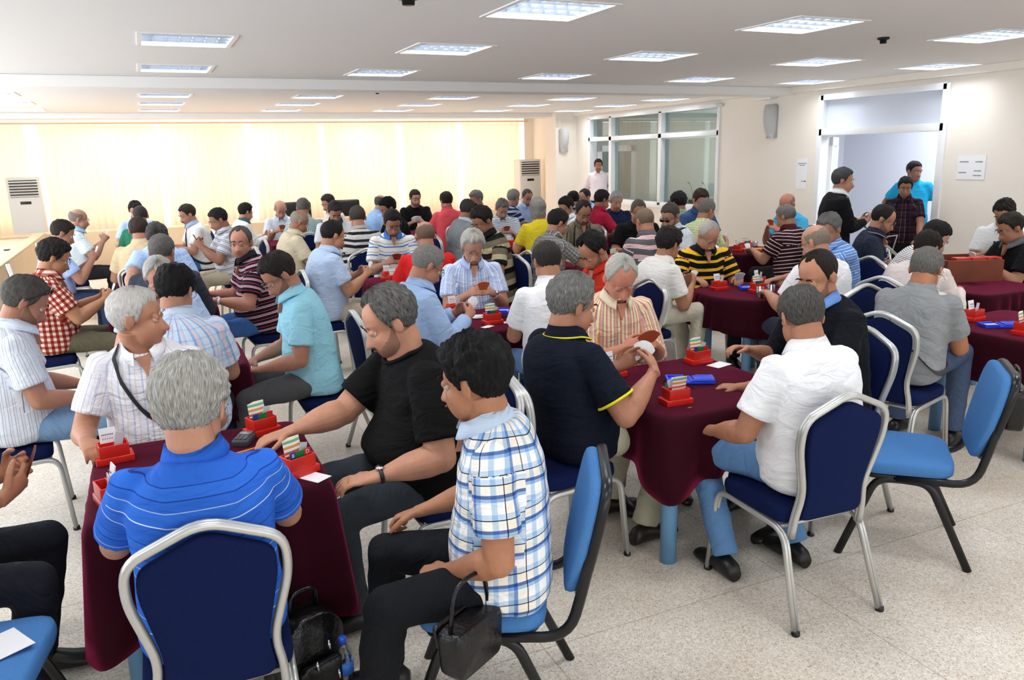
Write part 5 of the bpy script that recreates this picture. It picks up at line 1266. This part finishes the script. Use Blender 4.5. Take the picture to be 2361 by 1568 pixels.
# table with the blue tray
P('f', (1.71, 3.08, 1.18), 84, 'person in navy polo with yellow edging, curly grey hair, holding white cards', shirt=('polo', S_('0c1322')), trimline='e6dc1c', hair=('curly' if 0 else 'thin', '5b5a57', '9a9894', .022), hw=92, hp=14, skin='a86f55', fat=.9, facefat=.8,
  WR=(1.99, 2.83, .90, (.3, .75, .5), (-.4, .6, -.2)), WL=(1.93, 3.05, .88, (.7, -.2, .35), (.1, -.8, .3)), pants='b9b49c', feet=(.34, .30), kf=(.46, .43), beard=('goatee', '6d6a64', .003), shoe='2a1c16', scale=1.03, cards='f4f7fb', face_away=1, watch='L', hands='cards', lean=-5, neck=22, cback=.03)
P('g', (2.32, 3.64, 1.18), 184, 'person in pink and cream striped shirt with receding white hair, reading cards', shirt=('long', ('V', [(.010, 'f0dcb4'), (.005, 'c98a80'), (.008, 'f4ead6'), (.004, 'd49a4a'), (.009, 'e6b0a8'), (.004, '9c9484'), (.008, 'f3e2b8'), (.006, 'd48a84')])),
  rolled=1, hair=('receding', 'b9b4aa', 'e4e0d6', .009), hw=194, hp=34, skin='c27a60', moustache='c9c0b2', brow='9d968a', fat=.6, hands='cards', cards='b5532e', pants='8e8676', collar='efe0c4', buttoned=0)
P('h', (2.41, 2.40, 1.17), 2, 'person in white shirt and jeans on the front right banquet chair, back to the camera', 'navy banquet chair in the front right with all its silver legs in view', shirt=('shirt', S_('f6f7fb')), hair=('full', '35322f', '6a6763', .013), hw=16, hp=26, skin='a66e50', fat=.85,
  WL=(2.14, 2.62, .66, (-.2, .95, .1), (.5, 0, -1)), WR=(2.50, 2.86, .74, (-.6, .6, 0), (0, 0, -1)), pants='5f86b4', kf=(.44, .44), feet=(.22, .18), shoe='1a1716', hands='lap', cards='f4f4f6', scale=.97, lean=6, cyaw=3, cxy=(2.35, 2.34), knees=(.24, .12))
P('i', (2.95, 2.85, 1.24), 270, 'person in black sweater over blue collar, hand at his chin, behind the white shirt', shirt=('long', S_('0d0f18')), collar='6f97dc', hair=('receding', '1c1612', '2e2620', .005), hw=262, hp=18, skin='b0785a', fat=.4,
  WL=(2.74, 2.70, 1.00, (-.3, .35, .75), (-.2, .6, .2)), WR=(2.72, 3.06, .86, (-.8, .1, .2), (0, -.3, -1)), pants='22242c', hands='table', beard=('stubble', '5a4234', .0006), rolled=1, nocards=1, cback=-.13)
# table of the white-haired man
P('j', (1.58, 4.74, 1.18), 88, 'person in light blue long-sleeved shirt with glasses, short grey hair, looking down', shirt=('long', S_('a8c4ec')), hair=('short', '77746f', 'a3a09a', .008), hw=88, hp=32, skin='b3795f', fat=.65, glasses='y', hands='cards', cards='f4f7fb', pants='3b4a68', face_away=1)
P('k', (2.25, 5.62, 1.17), 190, 'person in light blue striped shirt with white hair, moustache and glasses', shirt=('shirt', ('V', [(.016, 'c3d4f4'), (.005, 'f4f6fc'), (.010, 'b4c8f0'), (.004, 'eef2fc'), (.006, '9db6e6')])), hair=('full', 'b5b1a8', 'ded9cf', .015), quiff=1, hw=196, hp=24, skin='b07a62', glasses='y',
  moustache='b4b0a8', brow='8e8a82', hands='cards', cards='c4622f', watch='L', watchcol='c8c8cc', fat=.55, pants='454c58', collar='b9cdf4')
P('l', (2.25, 4.38, 1.19), 4, 'person in white T-shirt seen from behind, short dark hair, glasses', shirt=('polo', S_('f7f7fa')), hair=('short', '2a2522', '3d3733', .010), hw=4, hp=20, skin='b0775a', glasses='y', hands='cards', pants='6f93c4', fat=.7, face_away=1)
P('m', (2.82, 4.78, 1.18), 268, 'person in red polo with black hair looking down, behind the pink striped man', shirt=('polo', S_('c3301c')), hair=('receding', '0d0b0b', '191716', .020), hw=262, hp=38, skin='a06a4c', hands='table', fat=.3, pants='20222a', collar='c3301c', beard=('stubble', '43342c', .0006))
# round-looking table
yb_ = ('H', [(.038, '0b0b0c'), (.018, 'eec31e'), (.007, 'ef9a5c'), (.045, '0b0b0c'), (.016, 'eec31e'), (.006, 'ef9a5c')])
P('n', (4.41, 5.52, 1.13), 196, 'person in black polo with yellow stripes, white moustache and glasses', shirt=('polo', yb_), collar='0b0b0c', hair=('receding', 'b7b0a8', 'd9d2c8', .006), hw=182, hp=32, skin='b07a60', glasses='y', moustache='cfc8bc', fat=.95, facefat=.8, hands='table', cards='c8c8cc', pants='3a3a3c', brow='8e8a82')
P('o', (3.78, 5.22, 1.12), 92, 'person in white polo and beige trousers, legs crossed, thick dark hair', shirt=('polo', S_('eceae4')), hair=('full', '1a1513', '2c2421', .022), hw=78, hp=18, skin='a06a48', hands='cardslow', cards='f8f8fa', pants='cfcab8', fat=.5, kz=(.56, .60), kf=(.44, .42), feet=(.52, .34), face_away=1)
P('p', (4.39, 4.28, 1.18), 2, 'person in white polo with shaved bald head seen from behind, facing left', shirt=('polo', S_('f4f5fa')), hair=('bald', '8b7b6e', 'a89888', .002), hw=-18, hp=22, skin='b9836a', glasses='y', hands='table', fat=.7, pants='3a4150')
P('q', (5.05, 4.79, 1.20), 272, 'person in light blue striped shirt with grey hair reaching for a red box', shirt=('shirt', ('H', [(.02, '6f9fe0'), (.006, 'dce8fa'), (.014, '5d8fd8'), (.005, 'c4d8f4')])), hair=('full', '5c5b58', '8b8a86', .014), hw=258, hp=20, skin='a06a4e', WL=(4.70, 4.98, .80, (-.95, .1, -.1), (0, 0, -1)), hands='table', fat=.4, pants='2a3040', nocards=1)
# right side
P('r', (5.32, 4.09, 1.09), 78, 'person in cream pinstripe shirt with dark hair, facing away to the right', shirt=('long', ('V', [(.006, 'ece2dc'), (.002, 'd0c0c0')])), hair=('full', '1c1614', '2c2622', .015), hw=84, hp=34, skin='a06e50', hands='table', fat=.6, pants='2b2e38', collar='efe6e0')
P('s', (4.23, 3.24, 1.12), 74, 'person in grey polo with dark strap across the back, short grey hair', shirt=('polo', S_('8d9092')), hair=('full', '55524e', '8b8883', .012), hw=70, hp=24, skin='b1704c', glasses='y', strap=-1, strapcol='3a3b40', hands='cards', fat=.85, pants='4c5c78', kz=(.54, .60), face_away=1, kf=(.40, .44))
P('t', (5.78, 4.38, 1.12), 140, 'person in white shirt with wavy black stripes bending over the right table', shirt=('long', ('H', [(.011, 'f2f2f2'), (.004, '1e1e22')])), hair=('full', '14110f', '241f1c', .014), hw=146, hp=34, skin='c0907a', hands='table', fat=.35, pants='20222a', lean=30, nocards=1)
P('u', (6.10, 5.16, 1.20), 142, 'person in dark navy polo with glasses and receding black hair on the right', shirt=('polo', S_('252b3c')), trimline='8d97a8', hair=('receding', '1a1614', '29231f', .009), hw=144, hp=24, skin='b07a5c', glasses='y', hands='table', fat=.6, pants='20222a', beard=('stubble', '4e3c30', .0006), nocards=1)
P('v', (6.72, 4.38, 1.14), 288, 'person in black polo with grey collar at the right edge holding cards', shirt=('polo', S_('0b0b0e')), collar='6d6f74', hair=('full', '1e1917', '37302b', .012), hw=292, hp=22, skin='9d6a4c', glasses='y', hands='cards', cards='f4f4f6', fat=.8, pants='bcb8a4')
P('w', (7.45, 4.93, 1.20), 236, 'person in white T-shirt with dark lettering, dark hair, at the right edge', shirt=('tee', S_('eceef0')), print=('text', 'MC', -.02), hair=('full', '181412', '26201d', .016), hw=262, hp=30, skin='9b6a50', hands='cards', cards='b0532f', fat=.5, pants='30343c')
# by the right wall
P('x', (6.82, 7.12, 1.21), 262, 'person in turquoise polo, bald with glasses, by the right wall', shirt=('polo', S_('4fb6e6')), hair=('bald', '8a7668', None, .002), hw=256, hp=26, skin='b8755c', glasses='y', hands='cardshigh', cards='c0603a', fat=.55, pants='3b4048')
P('y', (6.15, 6.43, 1.14), -6, 'person in maroon polo with white stripes, grey hair, back to the camera', shirt=('polo', ('H', [(.030, '3a1418'), (.008, 'e8e2e2')])), collar='4a161c', hair=('short', '6b6660', '8f8a84', .007), hw=-22, hp=22, skin='a5765a', hands='table', fat=.55, pants='2a2a30', cards='f4f4f6', face_away=1)
P('z', (5.58, 7.03, 1.20), 82, 'person in pale green checked shirt, grey hair, below the glass partition', shirt=('shirt', ('P', [(.022, 'eef2d4'), (.004, '9aa878')], [(.022, 'f2f4dc'), (.004, 'a8b48c')])), hair=('short', '6e6760', '8d867e', .008), hw=84, hp=20, skin='9f6e52', hands='cards', fat=.6, pants='3a3e48', cards='f4f4f6', face_away=1)
P('aa', (5.93, 7.58, 1.28), 190, 'person with dark hair half hidden behind the pale green checked shirt', shirt=('polo', S_('3c5a86')), hair=('full', '3a2c24', None, .012), hp=24, skin='a8765c', hands='table', pants='30343c')
P('ab', (6.26, 8.45, 1.19), 8, 'person in olive shirt with thick black hair seen from behind below the glass', shirt=('shirt', S_('7f8f74')), hair=('full', '0c0a0b', '1a1719', .026), hw=-4, hp=20, skin='8d5f48', hands='cards', fat=.4, pants='2a2e34', strap=1, face_away=1)
P('ac', (4.82, 6.64, 1.21), 266, 'person in white checked shirt wearing dark sunglasses and a strap', shirt=('shirt', ('P', [(.016, 'eef0f4'), (.003, 'b9bec8')], [(.016, 'f2f4f6'), (.003, 'c2c6ce')])), hair=('short', '3d352e', '5a5048', .008), hw=250, hp=22, skin='a5765c', glasses='sun', strap=-1, hands='table', fat=.5, pants='30343c', beard=('stubble', '6b5a4c', .0008))
P('ad', (4.30, 6.33, 1.20), 2, 'person in red, white and grey striped polo with shaved head, back to the camera', shirt=('polo', ('H', [(.008, 'eee6e6'), (.006, 'b8524e'), (.008, 'eee6e6'), (.006, 'b8524e'), (.008, 'eee6e6'), (.006, 'b8524e'), (.055, '5c5c62')])), collar='606066', hair=('shaved', '7a6554', '8e7866', .003), hw=0, hp=20, skin='b0765a', hands='cards', fat=.9, pants='2c2e34')
P('ae', (5.03, 7.53, 1.20), 205, 'person in black T-shirt with cropped greying hair, right of centre', shirt=('tee', S_('0d0d10')), hair=('shaved', '4f4a44', '6d6860', .005), hw=200, hp=22, skin='a56f55', hands='table', fat=.85, pants='202228')
P('af', (5.48, 9.06, 1.24), 88, 'person in crimson polo leaning forward to reach a red box', shirt=('polo', S_('a81c3c')), hair=('full', '14100f', '241d1a', .013), hw=92, hp=16, skin='8f5f48', WR=(5.78, 8.78, .86, (.9, .1, 0), (0, 0, -1)), hands='table', fat=.55, pants='20222a', nocards=1)
P('ag', (6.02, 9.57, 1.18), 196, 'person in navy T-shirt with silver hair holding white cards to his mouth', shirt=('tee', S_('1c2a4a')), hair=('full', '9c9c9a', 'cdcdcb', .014), hw=196, hp=14, skin='b08068', hands='hold', cards='f4f7fb', fat=.8, pants='2a2e38', brow='8e8a82')
P('ah', (4.34, 7.57, 1.22), 196, 'person in brown and khaki polo with black moustache and glasses', shirt=('polo', ('V', [(.05, '6a6252'), (.012, '2a241e'), (.06, '7c7460')])), hair=('receding', '1a1613', '332b26', .010), hw=190, hp=28, skin='8f6148', glasses='y', moustache='14100e', hands='cards', fat=.5, pants='2c2c30', collar='5f584a')
P('ai', (3.58, 6.74, 1.20), 80, 'person in grey and white plaid shirt with black hair reaching over a table', shirt=('shirt', ('P', [(.018, '9a9a98'), (.004, 'f0f0ee'), (.012, '7f7f7e')], [(.018, 'dcdcda'), (.004, 'ffffff'), (.012, 'bcbcba')])), hair=('full', '14100f', '241e1b', .013), hw=90, hp=28, skin='b07a60', WR=(4.0, 6.62, .80, (.95, -.05, -.1), (0, 0, -1)), hands='table', fat=.35, pants='3c4a66', nocards=1)
P('aj', (4.87, 8.93, 1.18), 268, 'person in white polo with black hair in profile right of the yellow T-shirt', shirt=('polo', S_('eef2f6')), hair=('full', '120f0e', '221d1b', .016), hw=255, hp=20, skin='a5765c', hands='table', fat=.4, pants='2b2f38')
P('ak', (4.24, 8.48, 1.20), 6, 'person in yellow T-shirt with long straight grey hair, seen from behind', shirt=('tee', S_('d9c22a')), hair=('long', '7d7a74', 'a8a49c', .022), hw=8, hp=10, skin='b07a5c', hands='table', fat=.45, pants='2d3f66')
P('al', (5.95, 10.68, 1.15), 4, 'person in blue and white striped top with black hair, far right corner, back turned', shirt=('polo', ('H', [(.05, '16244a'), (.02, 'e8eef6'), (.02, '6fa0dc')])), hair=('full', '100d0d', None, .015), hw=0, hp=20, skin='a5765c', hands='table', pants='2b2f38')
P('am', (6.52, 11.32, 1.15), 266, 'person in light blue shirt with receding dark hair near the pilaster', shirt=('shirt', S_('9cc0ee')), hair=('receding', '2b231f', None, .009), hw=258, hp=18, skin='b5846c', hands='table', pants='2b2f38')
P('an', (5.77, 11.92, 1.16), 190, 'person in pale blue shirt with receding hair facing the camera before the right air conditioner', shirt=('shirt', S_('a9c6f0')), hair=('receding', '3a302a', '5a5048', .006), hw=186, hp=28, skin='a06f58', hands='table', pants='30343c')
P('ao', (5.28, 11.40, 1.18), 88, 'person in navy and grey striped T-shirt with wavy grey hair, far right', shirt=('tee', ('H', [(.045, '1f2a52'), (.04, 'a8b4cc')])), hair=('full', '7d7b78', 'a8a6a2', .018), hw=70, hp=14, skin='b08068', glasses='y', hands='table', fat=.7, pants='2b2f38')
P('ap', (4.33, 9.72, 1.15), 194, 'person in white polo with thin blue stripes and grey hair, behind the orange tray', shirt=('polo', ('H', [(.018, 'f0f4fa'), (.006, '5f86b8')])), hair=('full', '6e6a68', '8d8a88', .012), hw=190, hp=32, skin='b08670', hands='cards', cards='a85a40', fat=.8, pants='3b404a')
P('aq', (4.47, 10.97, 1.21), 262, 'person in white shirt with bushy grey hair and moustache, facing left by the curtains', shirt=('shirt', S_('e9f0fa')), hair=('full', '6f6b68', '94908c', .018), hw=256, hp=18, skin='a5705a', moustache='6f6a66', hands='table', fat=.5, pants='30343c', collar='c4d6f2')
P('ar', (3.63, 9.20, 1.19), 84, 'person in grey shirt with sunglasses pushed up on dark hair, seen from behind', shirt=('shirt', S_('8a9096')), hair=('full', '2b2827', '4a4644', .013), hw=64, hp=20, skin='8d6048', glasses='head', hands='table', fat=.5, pants='2b2f38', collar='c6d2de')
P('as', (2.82, 6.79, 1.26), 262, 'person in beige vest over dark striped shirt with thick black hair', shirt=('polo', ('H', [(.06, '6d6450'), (.05, '12110f'), (.05, 'b5aa88')])), hair=('full', '120e0c', '1e1815', .018), hw=252, hp=28, skin='8c5a42', hands='table', fat=.55, pants='3a3a34', vest=1, collar='15130f')
P('at', (4.0, 10.98, 1.21), -2, 'person in coral polo with black hair seen from behind near the curtains', shirt=('polo', S_('ee5a66')), hair=('full', '1c1513', '332825', .015), hw=-10, hp=12, skin='a5765c', hands='table', fat=.6, pants='2b2f38')
P('au', (3.93, 12.22, 1.21), 192, 'person in black T-shirt with a pale chest print, glasses, before the curtains', shirt=('tee', S_('0c0c0f')), print=('blob',), hair=('full', '1d1714', '3a302a', .012), hw=178, hp=12, skin='a5786a', glasses='y', hands='cards', cards='f4f7fb', fat=.95, pants='22242a', beard=('stubble', '5c4438', .001), face_away=1)
P('av', (3.23, 11.73, 1.18), 84, 'person in light blue shirt with bald crown seen from behind, left of the printed T-shirt', shirt=('shirt', S_('9dc2f2')), hair=('bald', '4c4642', '66605a', .008), hw=50, hp=14, skin='b08a78', hands='table', fat=.7, pants='2b2f38')
P('aw', (2.22, 7.67, 1.22), 192, 'person in white polo with blue stripes, black hair and glasses, reading cards', shirt=('polo', ('H', [(.042, 'e6e6de'), (.013, '4a7cc4'), (.020, 'e8e8e2'), (.005, '5a6a80')])), collar='4a78c8', hair=('full', '100d0c', '221c1a', .010), hw=188, hp=30, skin='8d5f4a', glasses='y', hands='cards', cards='8a3a2a', fat=.7, pants='3b404a')
P('ax', (2.77, 9.73, 1.23), 262, 'person in black shirt with curly black hair behind the blue and white striped polo', shirt=('shirt', S_('0e0e12')), hair=('full', '0e0b0b', None, .018), hp=24, skin='8d6048', hands='table', fat=.5, pants='22242a')
P('ay', (2.14, 6.43, 1.19), 8, 'person in red polo with bald crown, back to the camera in the middle', shirt=('polo', S_('d32222')), hair=('bald', '6c5446', '8a7060', .003), hw=6, hp=16, skin='a9715a', hands='table', fat=.6, pants='2b2f38', strap=1)
P('az', (2.08, 8.53, 1.22), 4, 'person in grey and black striped polo with dark hair, back to the camera', shirt=('polo', ('H', [(.05, 'c2bfba'), (.035, '1c1a1c'), (.03, 'c2bfba'), (.03, '26222a')])), collar='a8a49e', hair=('short', '38312c', '4f4640', .009), hw=6, hp=18, skin='9a6a52', hands='table', fat=.85, pants='2b2f38')
P('ba', (1.46, 6.91, 1.20), 86, 'person in light blue polo and beige trousers with receding black hair, holding cards', shirt=('polo', S_('bcd2f0')), hair=('receding', '14100f', '241e1b', .010), hw=80, hp=18, skin='b4805f', hands='cards', cards='f4f7fb', fat=.95, pants='c2b8a4', face_away=1)
P('bb', (2.11, 9.77, 1.22), 190, 'person in white shirt with short dark hair looking down, between two others in white', shirt=('polo', S_('f2f4f8')), hair=('short', '2a2523', '4a4440', .012), hw=184, hp=36, skin='a5765c', hands='cards', fat=.6, pants='3b404a', collar='3c4a66')
P('bc', (2.52, 12.10, 1.20), 264, 'person in white shirt with dark hair and moustache in profile by the leather chairs', shirt=('polo', S_('f6efe2')), hair=('full', '1f1b1a', '3a3432', .013), hw=250, hp=22, skin='b08068', moustache='3a302c', hands='table', fat=.6, pants='3b404a')
P('bd', (1.91, 10.78, 1.22), 4, 'person in teal checked shirt with greying hair, back to the camera', shirt=('shirt', ('P', [(.016, 'eef4f4'), (.010, '8fb4bc')], [(.016, 'f4f8f8'), (.010, 'a2c2c8')])), hair=('short', '5c5856', '7a7674', .011), hw=6, hp=18, skin='a5765c', hands='table', fat=.6, pants='2b2f38')
P('be', (1.80, 12.02, 1.15), 188, 'person in pale polo, bald with glasses, facing the camera and reading cards', shirt=('polo', S_('dfe9f6')), hair=('bald', '8d7a6e', None, .003), hw=180, hp=28, skin='bb8670', glasses='y', hands='cards', cards='a85a40', fat=.7, pants='3b404a', collar='c9dcf2')
P('bf', (1.53, 8.96, 1.18), 86, 'person in beige short-sleeved shirt and brown trousers, bald old man in profile', shirt=('shirt', S_('d8ccb0')), hair=('bald', 'a09284', 'b8ab9c', .003), hw=82, hp=30, skin='9a684c', hands='cards', fat=.6, pants='4a3826', cards='f0f0ee')
P('bg', (1.28, 11.72, 1.15), 84, 'person in white jacket with teal stripe and short black hair in profile', shirt=('long', S_('f4f7f8')), hair=('full', '17120f', '29211d', .016), hw=72, hp=14, skin='bb8a74', glasses='y', hands='cardslow', cards='f4f4f4', fat=.2, pants='c6ccc8', collar='3c6a74', scale=.94)
P('bh', (.67, 4.73, 1.20), 270, 'person in aqua polo and grey trousers with dark hair and glasses, head bowed', shirt=('polo', S_('9fdcf0')), hair=('short', '211a17', '332a25', .013), hw=262, hp=36, skin='a9725a', glasses='y', hands='lap', fat=.45, pants='57575a', cards='f4f4f6', beard=('stubble', '5a4438', .0006), cback=.02)
stp = ('H', [(.022, '191722'), (.0045, 'e9e0e4'), (.007, 'a82c48'), (.0045, 'd8cdd2'), (.018, '191722'), (.006, 'a82c48')])
P('bi', (.67, 6.71, 1.21), 266, 'person in dark polo with maroon and white stripes, glasses, looking at the camera', shirt=('polo', stp), collar='1b1820', hair=('receding', '4a4540', '68625c', .009), hw=202, hp=2, skin='a9705a', glasses='y', hands='table', fat=1.0, facefat=.7, pants='3f68a8', watch='L', watchcol='dfe4ee', brow='3a302a')
P('bj', (.75, 9.69, 1.20), 264, 'person in light grey polo with thin dark stripes and beige trousers, glasses', shirt=('polo', ('H', [(.042, 'd2d4da'), (.005, '2c3248'), (.012, 'd2d4da'), (.005, '2c3248')])), hair=('short', '1b1715', '2e2825', .011), hw=262, hp=22, skin='8d5e48', glasses='y', hands='cardshigh', cards='8a5a44', fat=1.0, pants='c2b8a2')
P('bk', (.49, 11.12, 1.19), 262, 'person in white polo and jeans with dark hair and black strap, facing left', shirt=('polo', S_('f6f6f6')), collar='b9d6f6', hair=('full', '2b211c', '453830', .012), hw=254, hp=18, skin='b8826c', moustache='2b211c', strap=1, hands='table', fat=.65, pants='4a7ab8')
P('bl', (-.06, 10.88, 1.21), 2, 'person in green top with thinning dark hair, behind the beige shirt', shirt=('polo', S_('2f7458')), hair=('thin', '2a2424', '4a4444', .006), hw=0, hp=20, skin='b08670', hands='table', fat=.5, pants='2b2f38')
P('bm', (-.12, 12.12, 1.22), 184, 'person in pale blue shirt with dark hair, furthest in the left row', shirt=('shirt', S_('b6d0f6')), hair=('full', '1c1818', None, .013), hw=182, hp=22, skin='a5765c', hands='table', fat=.4, pants='2b2f38')
P('bn', (-.08, 8.68, 1.20), 2, 'person in beige shirt with dark brown hair, back to the camera in the left row', shirt=('shirt', S_('cdb996')), hair=('full', '2c2119', '42332a', .013), hw=2, hp=20, skin='9a6a52', hands='table', fat=.7, pants='2b2f38')
P('bo', (.07, 7.62, 1.22), 182, 'person in light blue shirt with bowed dark grey hair, picking from a red box', shirt=('shirt', ('V', [(.012, 'a9c6f0'), (.003, 'c8dcf8')])), hair=('full', '33302f', '5a5654', .015), hw=184, hp=62, skin='a5765c', WR=(-.20, 7.22, .86, (0, -.8, -.4), (.5, 0, -.6)), hands='table', fat=.7, pants='2b2f38', nocards=1)
P('bp', (.08, 6.38, 1.21), 4, 'person in dark blue-grey jacket with greying balding head, back to the camera', shirt=('long', S_('353b48')), hair=('thin', '4c4a48', '7d7a76', .009), hw=24, hp=8, skin='a9755c', hands='table', fat=.7, pants='2b2f38')
P('bq', (.03, 5.60, 1.13), 182, 'person with white hair and glasses in pale blue shirt, half hidden in the left row', shirt=('polo', S_('b9cdf0')), hair=('receding', 'b4b1aa', 'd9d6ce', .012), hw=180, hp=34, skin='b07a62', glasses='y', hands='table', fat=.5, pants='3b404a', brow='9d968a')
P('br', (.095, 4.42, 1.20), 10, 'person in pale blue and pink striped shirt with black hair, back to the camera', shirt=('shirt', ('P', [(.030, 'e6f2ff'), (.012, '9cc6f2'), (.018, 'f6e2ea'), (.010, 'c4dcf8')], [(.05, 'f6faff'), (.008, 'dcecff')])), hair=('full', '0e0b0b', '1c1717', .020), hw=30, hp=20, skin='a9755c', glasses='y', hands='cards', fat=.95, pants='2b2f38', cards='f4f7fb', collar='cfe2f8', face_away=1)
P('bs', (-.66, 6.77, 1.18), 82, 'person in red and white checked shirt and khaki trousers with black hair and glasses', shirt=('shirt', ('P', [(.020, 'f2e4dc'), (.020, 'a85248')], [(.020, 'f4eae4'), (.020, 'bc7468')])), hair=('full', '15110f', '26201d', .022), hw=84, hp=24, skin='a9734f', glasses='y', hands='cards', fat=.75, pants='66614e', cards='f4f0e0', lean=4)
P('bt', (-.76, 8.88, 1.20), 80, 'person in light blue polo and dark jeans with short dark hair, left row', shirt=('polo', S_('a4bdf0')), collar='e8eefa', hair=('short', '1f1814', '30261f', .011), hw=84, hp=24, skin='9a6a56', hands='cardshigh', fat=.5, pants='2a3a56', cards='f4f0e8')
P('bu', (-.75, 11.06, 1.20), 82, 'person in white shirt with blue collar, bald with glasses, by the left curtain', shirt=('shirt', S_('e6f4fa')), collar='a8d2f4', hair=('bald', '7d7068', '9a8d84', .006), hw=84, hp=10, skin='b07f6c', glasses='y', hands='cardshigh', fat=.85, pants='26262a', cards='f4f4f6')
P('bv', (-.61, 4.63, 1.18), 84, 'person in white shirt with thin dark stripes and jeans, sunglasses on his hair, far left', shirt=('shirt', ('V', [(.014, 'eef2fb'), (.002, '8890a8'), (.010, 'e6ecf8'), (.002, 'a8b4d0')])), collar='dfe8f8', hair=('full', '45413c', '67635e', .013), hw=82, hp=30, skin='a9725a', glasses='head', hands='lap', fat=.6, pants='7d9cc0', beard=('stubble', '4c443e', .001), nocards=1, lean=6)
# standing
P('bw', (6.40, 5.93, 1.52), 118, 'person standing in black suit and tie with greying hair, looking right', None, stand=True, shirt=('jacket', S_('101014')), hair=('full', '2c2c2e', '5a5a5c', .013), hw=136, hp=6, skin='b07a60', hands='hold', tie=1, fat=.25, pants='101014', scale=.96, nocards=1, facefat=0)
P('bx', (8.12, 6.60, 1.372), 232, 'person standing in dark plaid shirt with black hair in the doorway', None, stand=True, shirt=('shirt', ('P', [(.05, '5a4658'), (.005, 'd8c0b0'), (.03, '3a2c3c')], [(.05, '7d6474'), (.005, 'e8d0c0'), (.03, '5c4a5c')])), hair=('full', '100c0b', '1d1715', .014), hw=226, hp=14, skin='7a4f3c', hands='table', fat=.4, pants='17171b', scale=.90, nocards=1)
P('by', (9.0, 7.20, 1.525), 232, 'person standing in bright blue T-shirt in the corridor behind the doorway', None, stand=True, shirt=('tee', S_('1e9ccc')), hair=('short', '100d0d', '1d1818', .010), hw=190, hp=6, skin='6f4a3e', hands='side', fat=.6, pants='a9c8e8', scale=.96)
P('bz', (8.50, 14.20, 1.593), 216, 'person standing in pale pink shirt with moustache in the glass door opening', None, stand=True, shirt=('long', S_('ecdfe6')), hair=('full', '15110f', '241d1a', .013), hw=206, hp=4, skin='8d5a44', moustache='14100e', hands='back', fat=.2, pants='26262e', scale=.97)
# ---- cards held in the hands
_seen = {}
def hand_cards(c, yaw, colr, dist, i, who):
    t = thing('playing_cards', who, 'playing cards', tuple(c), -R_(yaw))
    m = mat('cards_'+colr, colr, .5); n = 11 if dist < 6 else 1
    if n > 1:
        for q in range(n):
            a = (q-(n-1)/2)*R_(6.5); b = MB(); w, h = .029, .044
            pts = [(-w, 0), (w, 0), (w, 2*h), (-w, 2*h)]; pts = smooth_poly(pts, .008, 3)
            v = [(x*math.cos(a)+z*math.sin(a), y0+.0009*q, -x*math.sin(a)+z*math.cos(a)-.03) for y0 in (0, .0006) for x, z in pts]; k = len(pts)
            b.add(v, [tuple(range(k)), tuple(range(2*k-1, k-1, -1))]+[(j, (j+1) % k, k+(j+1) % k, k+j) for j in range(k)], False).build('card', m, t)
    else:
        v = []; A_ = np.linspace(-.55, .55, 9)
        v = [(.088*math.sin(a), y, .088*math.cos(a)-.03) for y in (0, .006) for a in A_]; v2 = [(-.025, y, -.03) for y in (0, .006)]+[(.025, y, -.03) for y in (0, .006)]
        pts = [(.088*math.sin(a), .088*math.cos(a)-.03) for a in A_]+[(.02, -.03), (-.02, -.03)]; k = len(pts)
        v = [(x, y, z) for y in (0, .006) for x, z in pts]
        MB().add(v, [tuple(range(k)), tuple(range(2*k-1, k-1, -1))]+[(j, (j+1) % k, k+(j+1) % k, k+j) for j in range(k)], False).build('card_fan', m, t)
    t.rotation_euler = (R_(-22), 0, -R_(yaw)); t['group'] = 'hands of playing cards held by the players'
for i, (c, yaw, colr, lab, dist, fl, who) in enumerate(CARDS): hand_cards(c, yaw, colr, dist, i, who)
# spare parts off stage are dropped
for o in list(COL.objects):
    if o.name.startswith('daylight') or o.type == 'LIGHT': continue
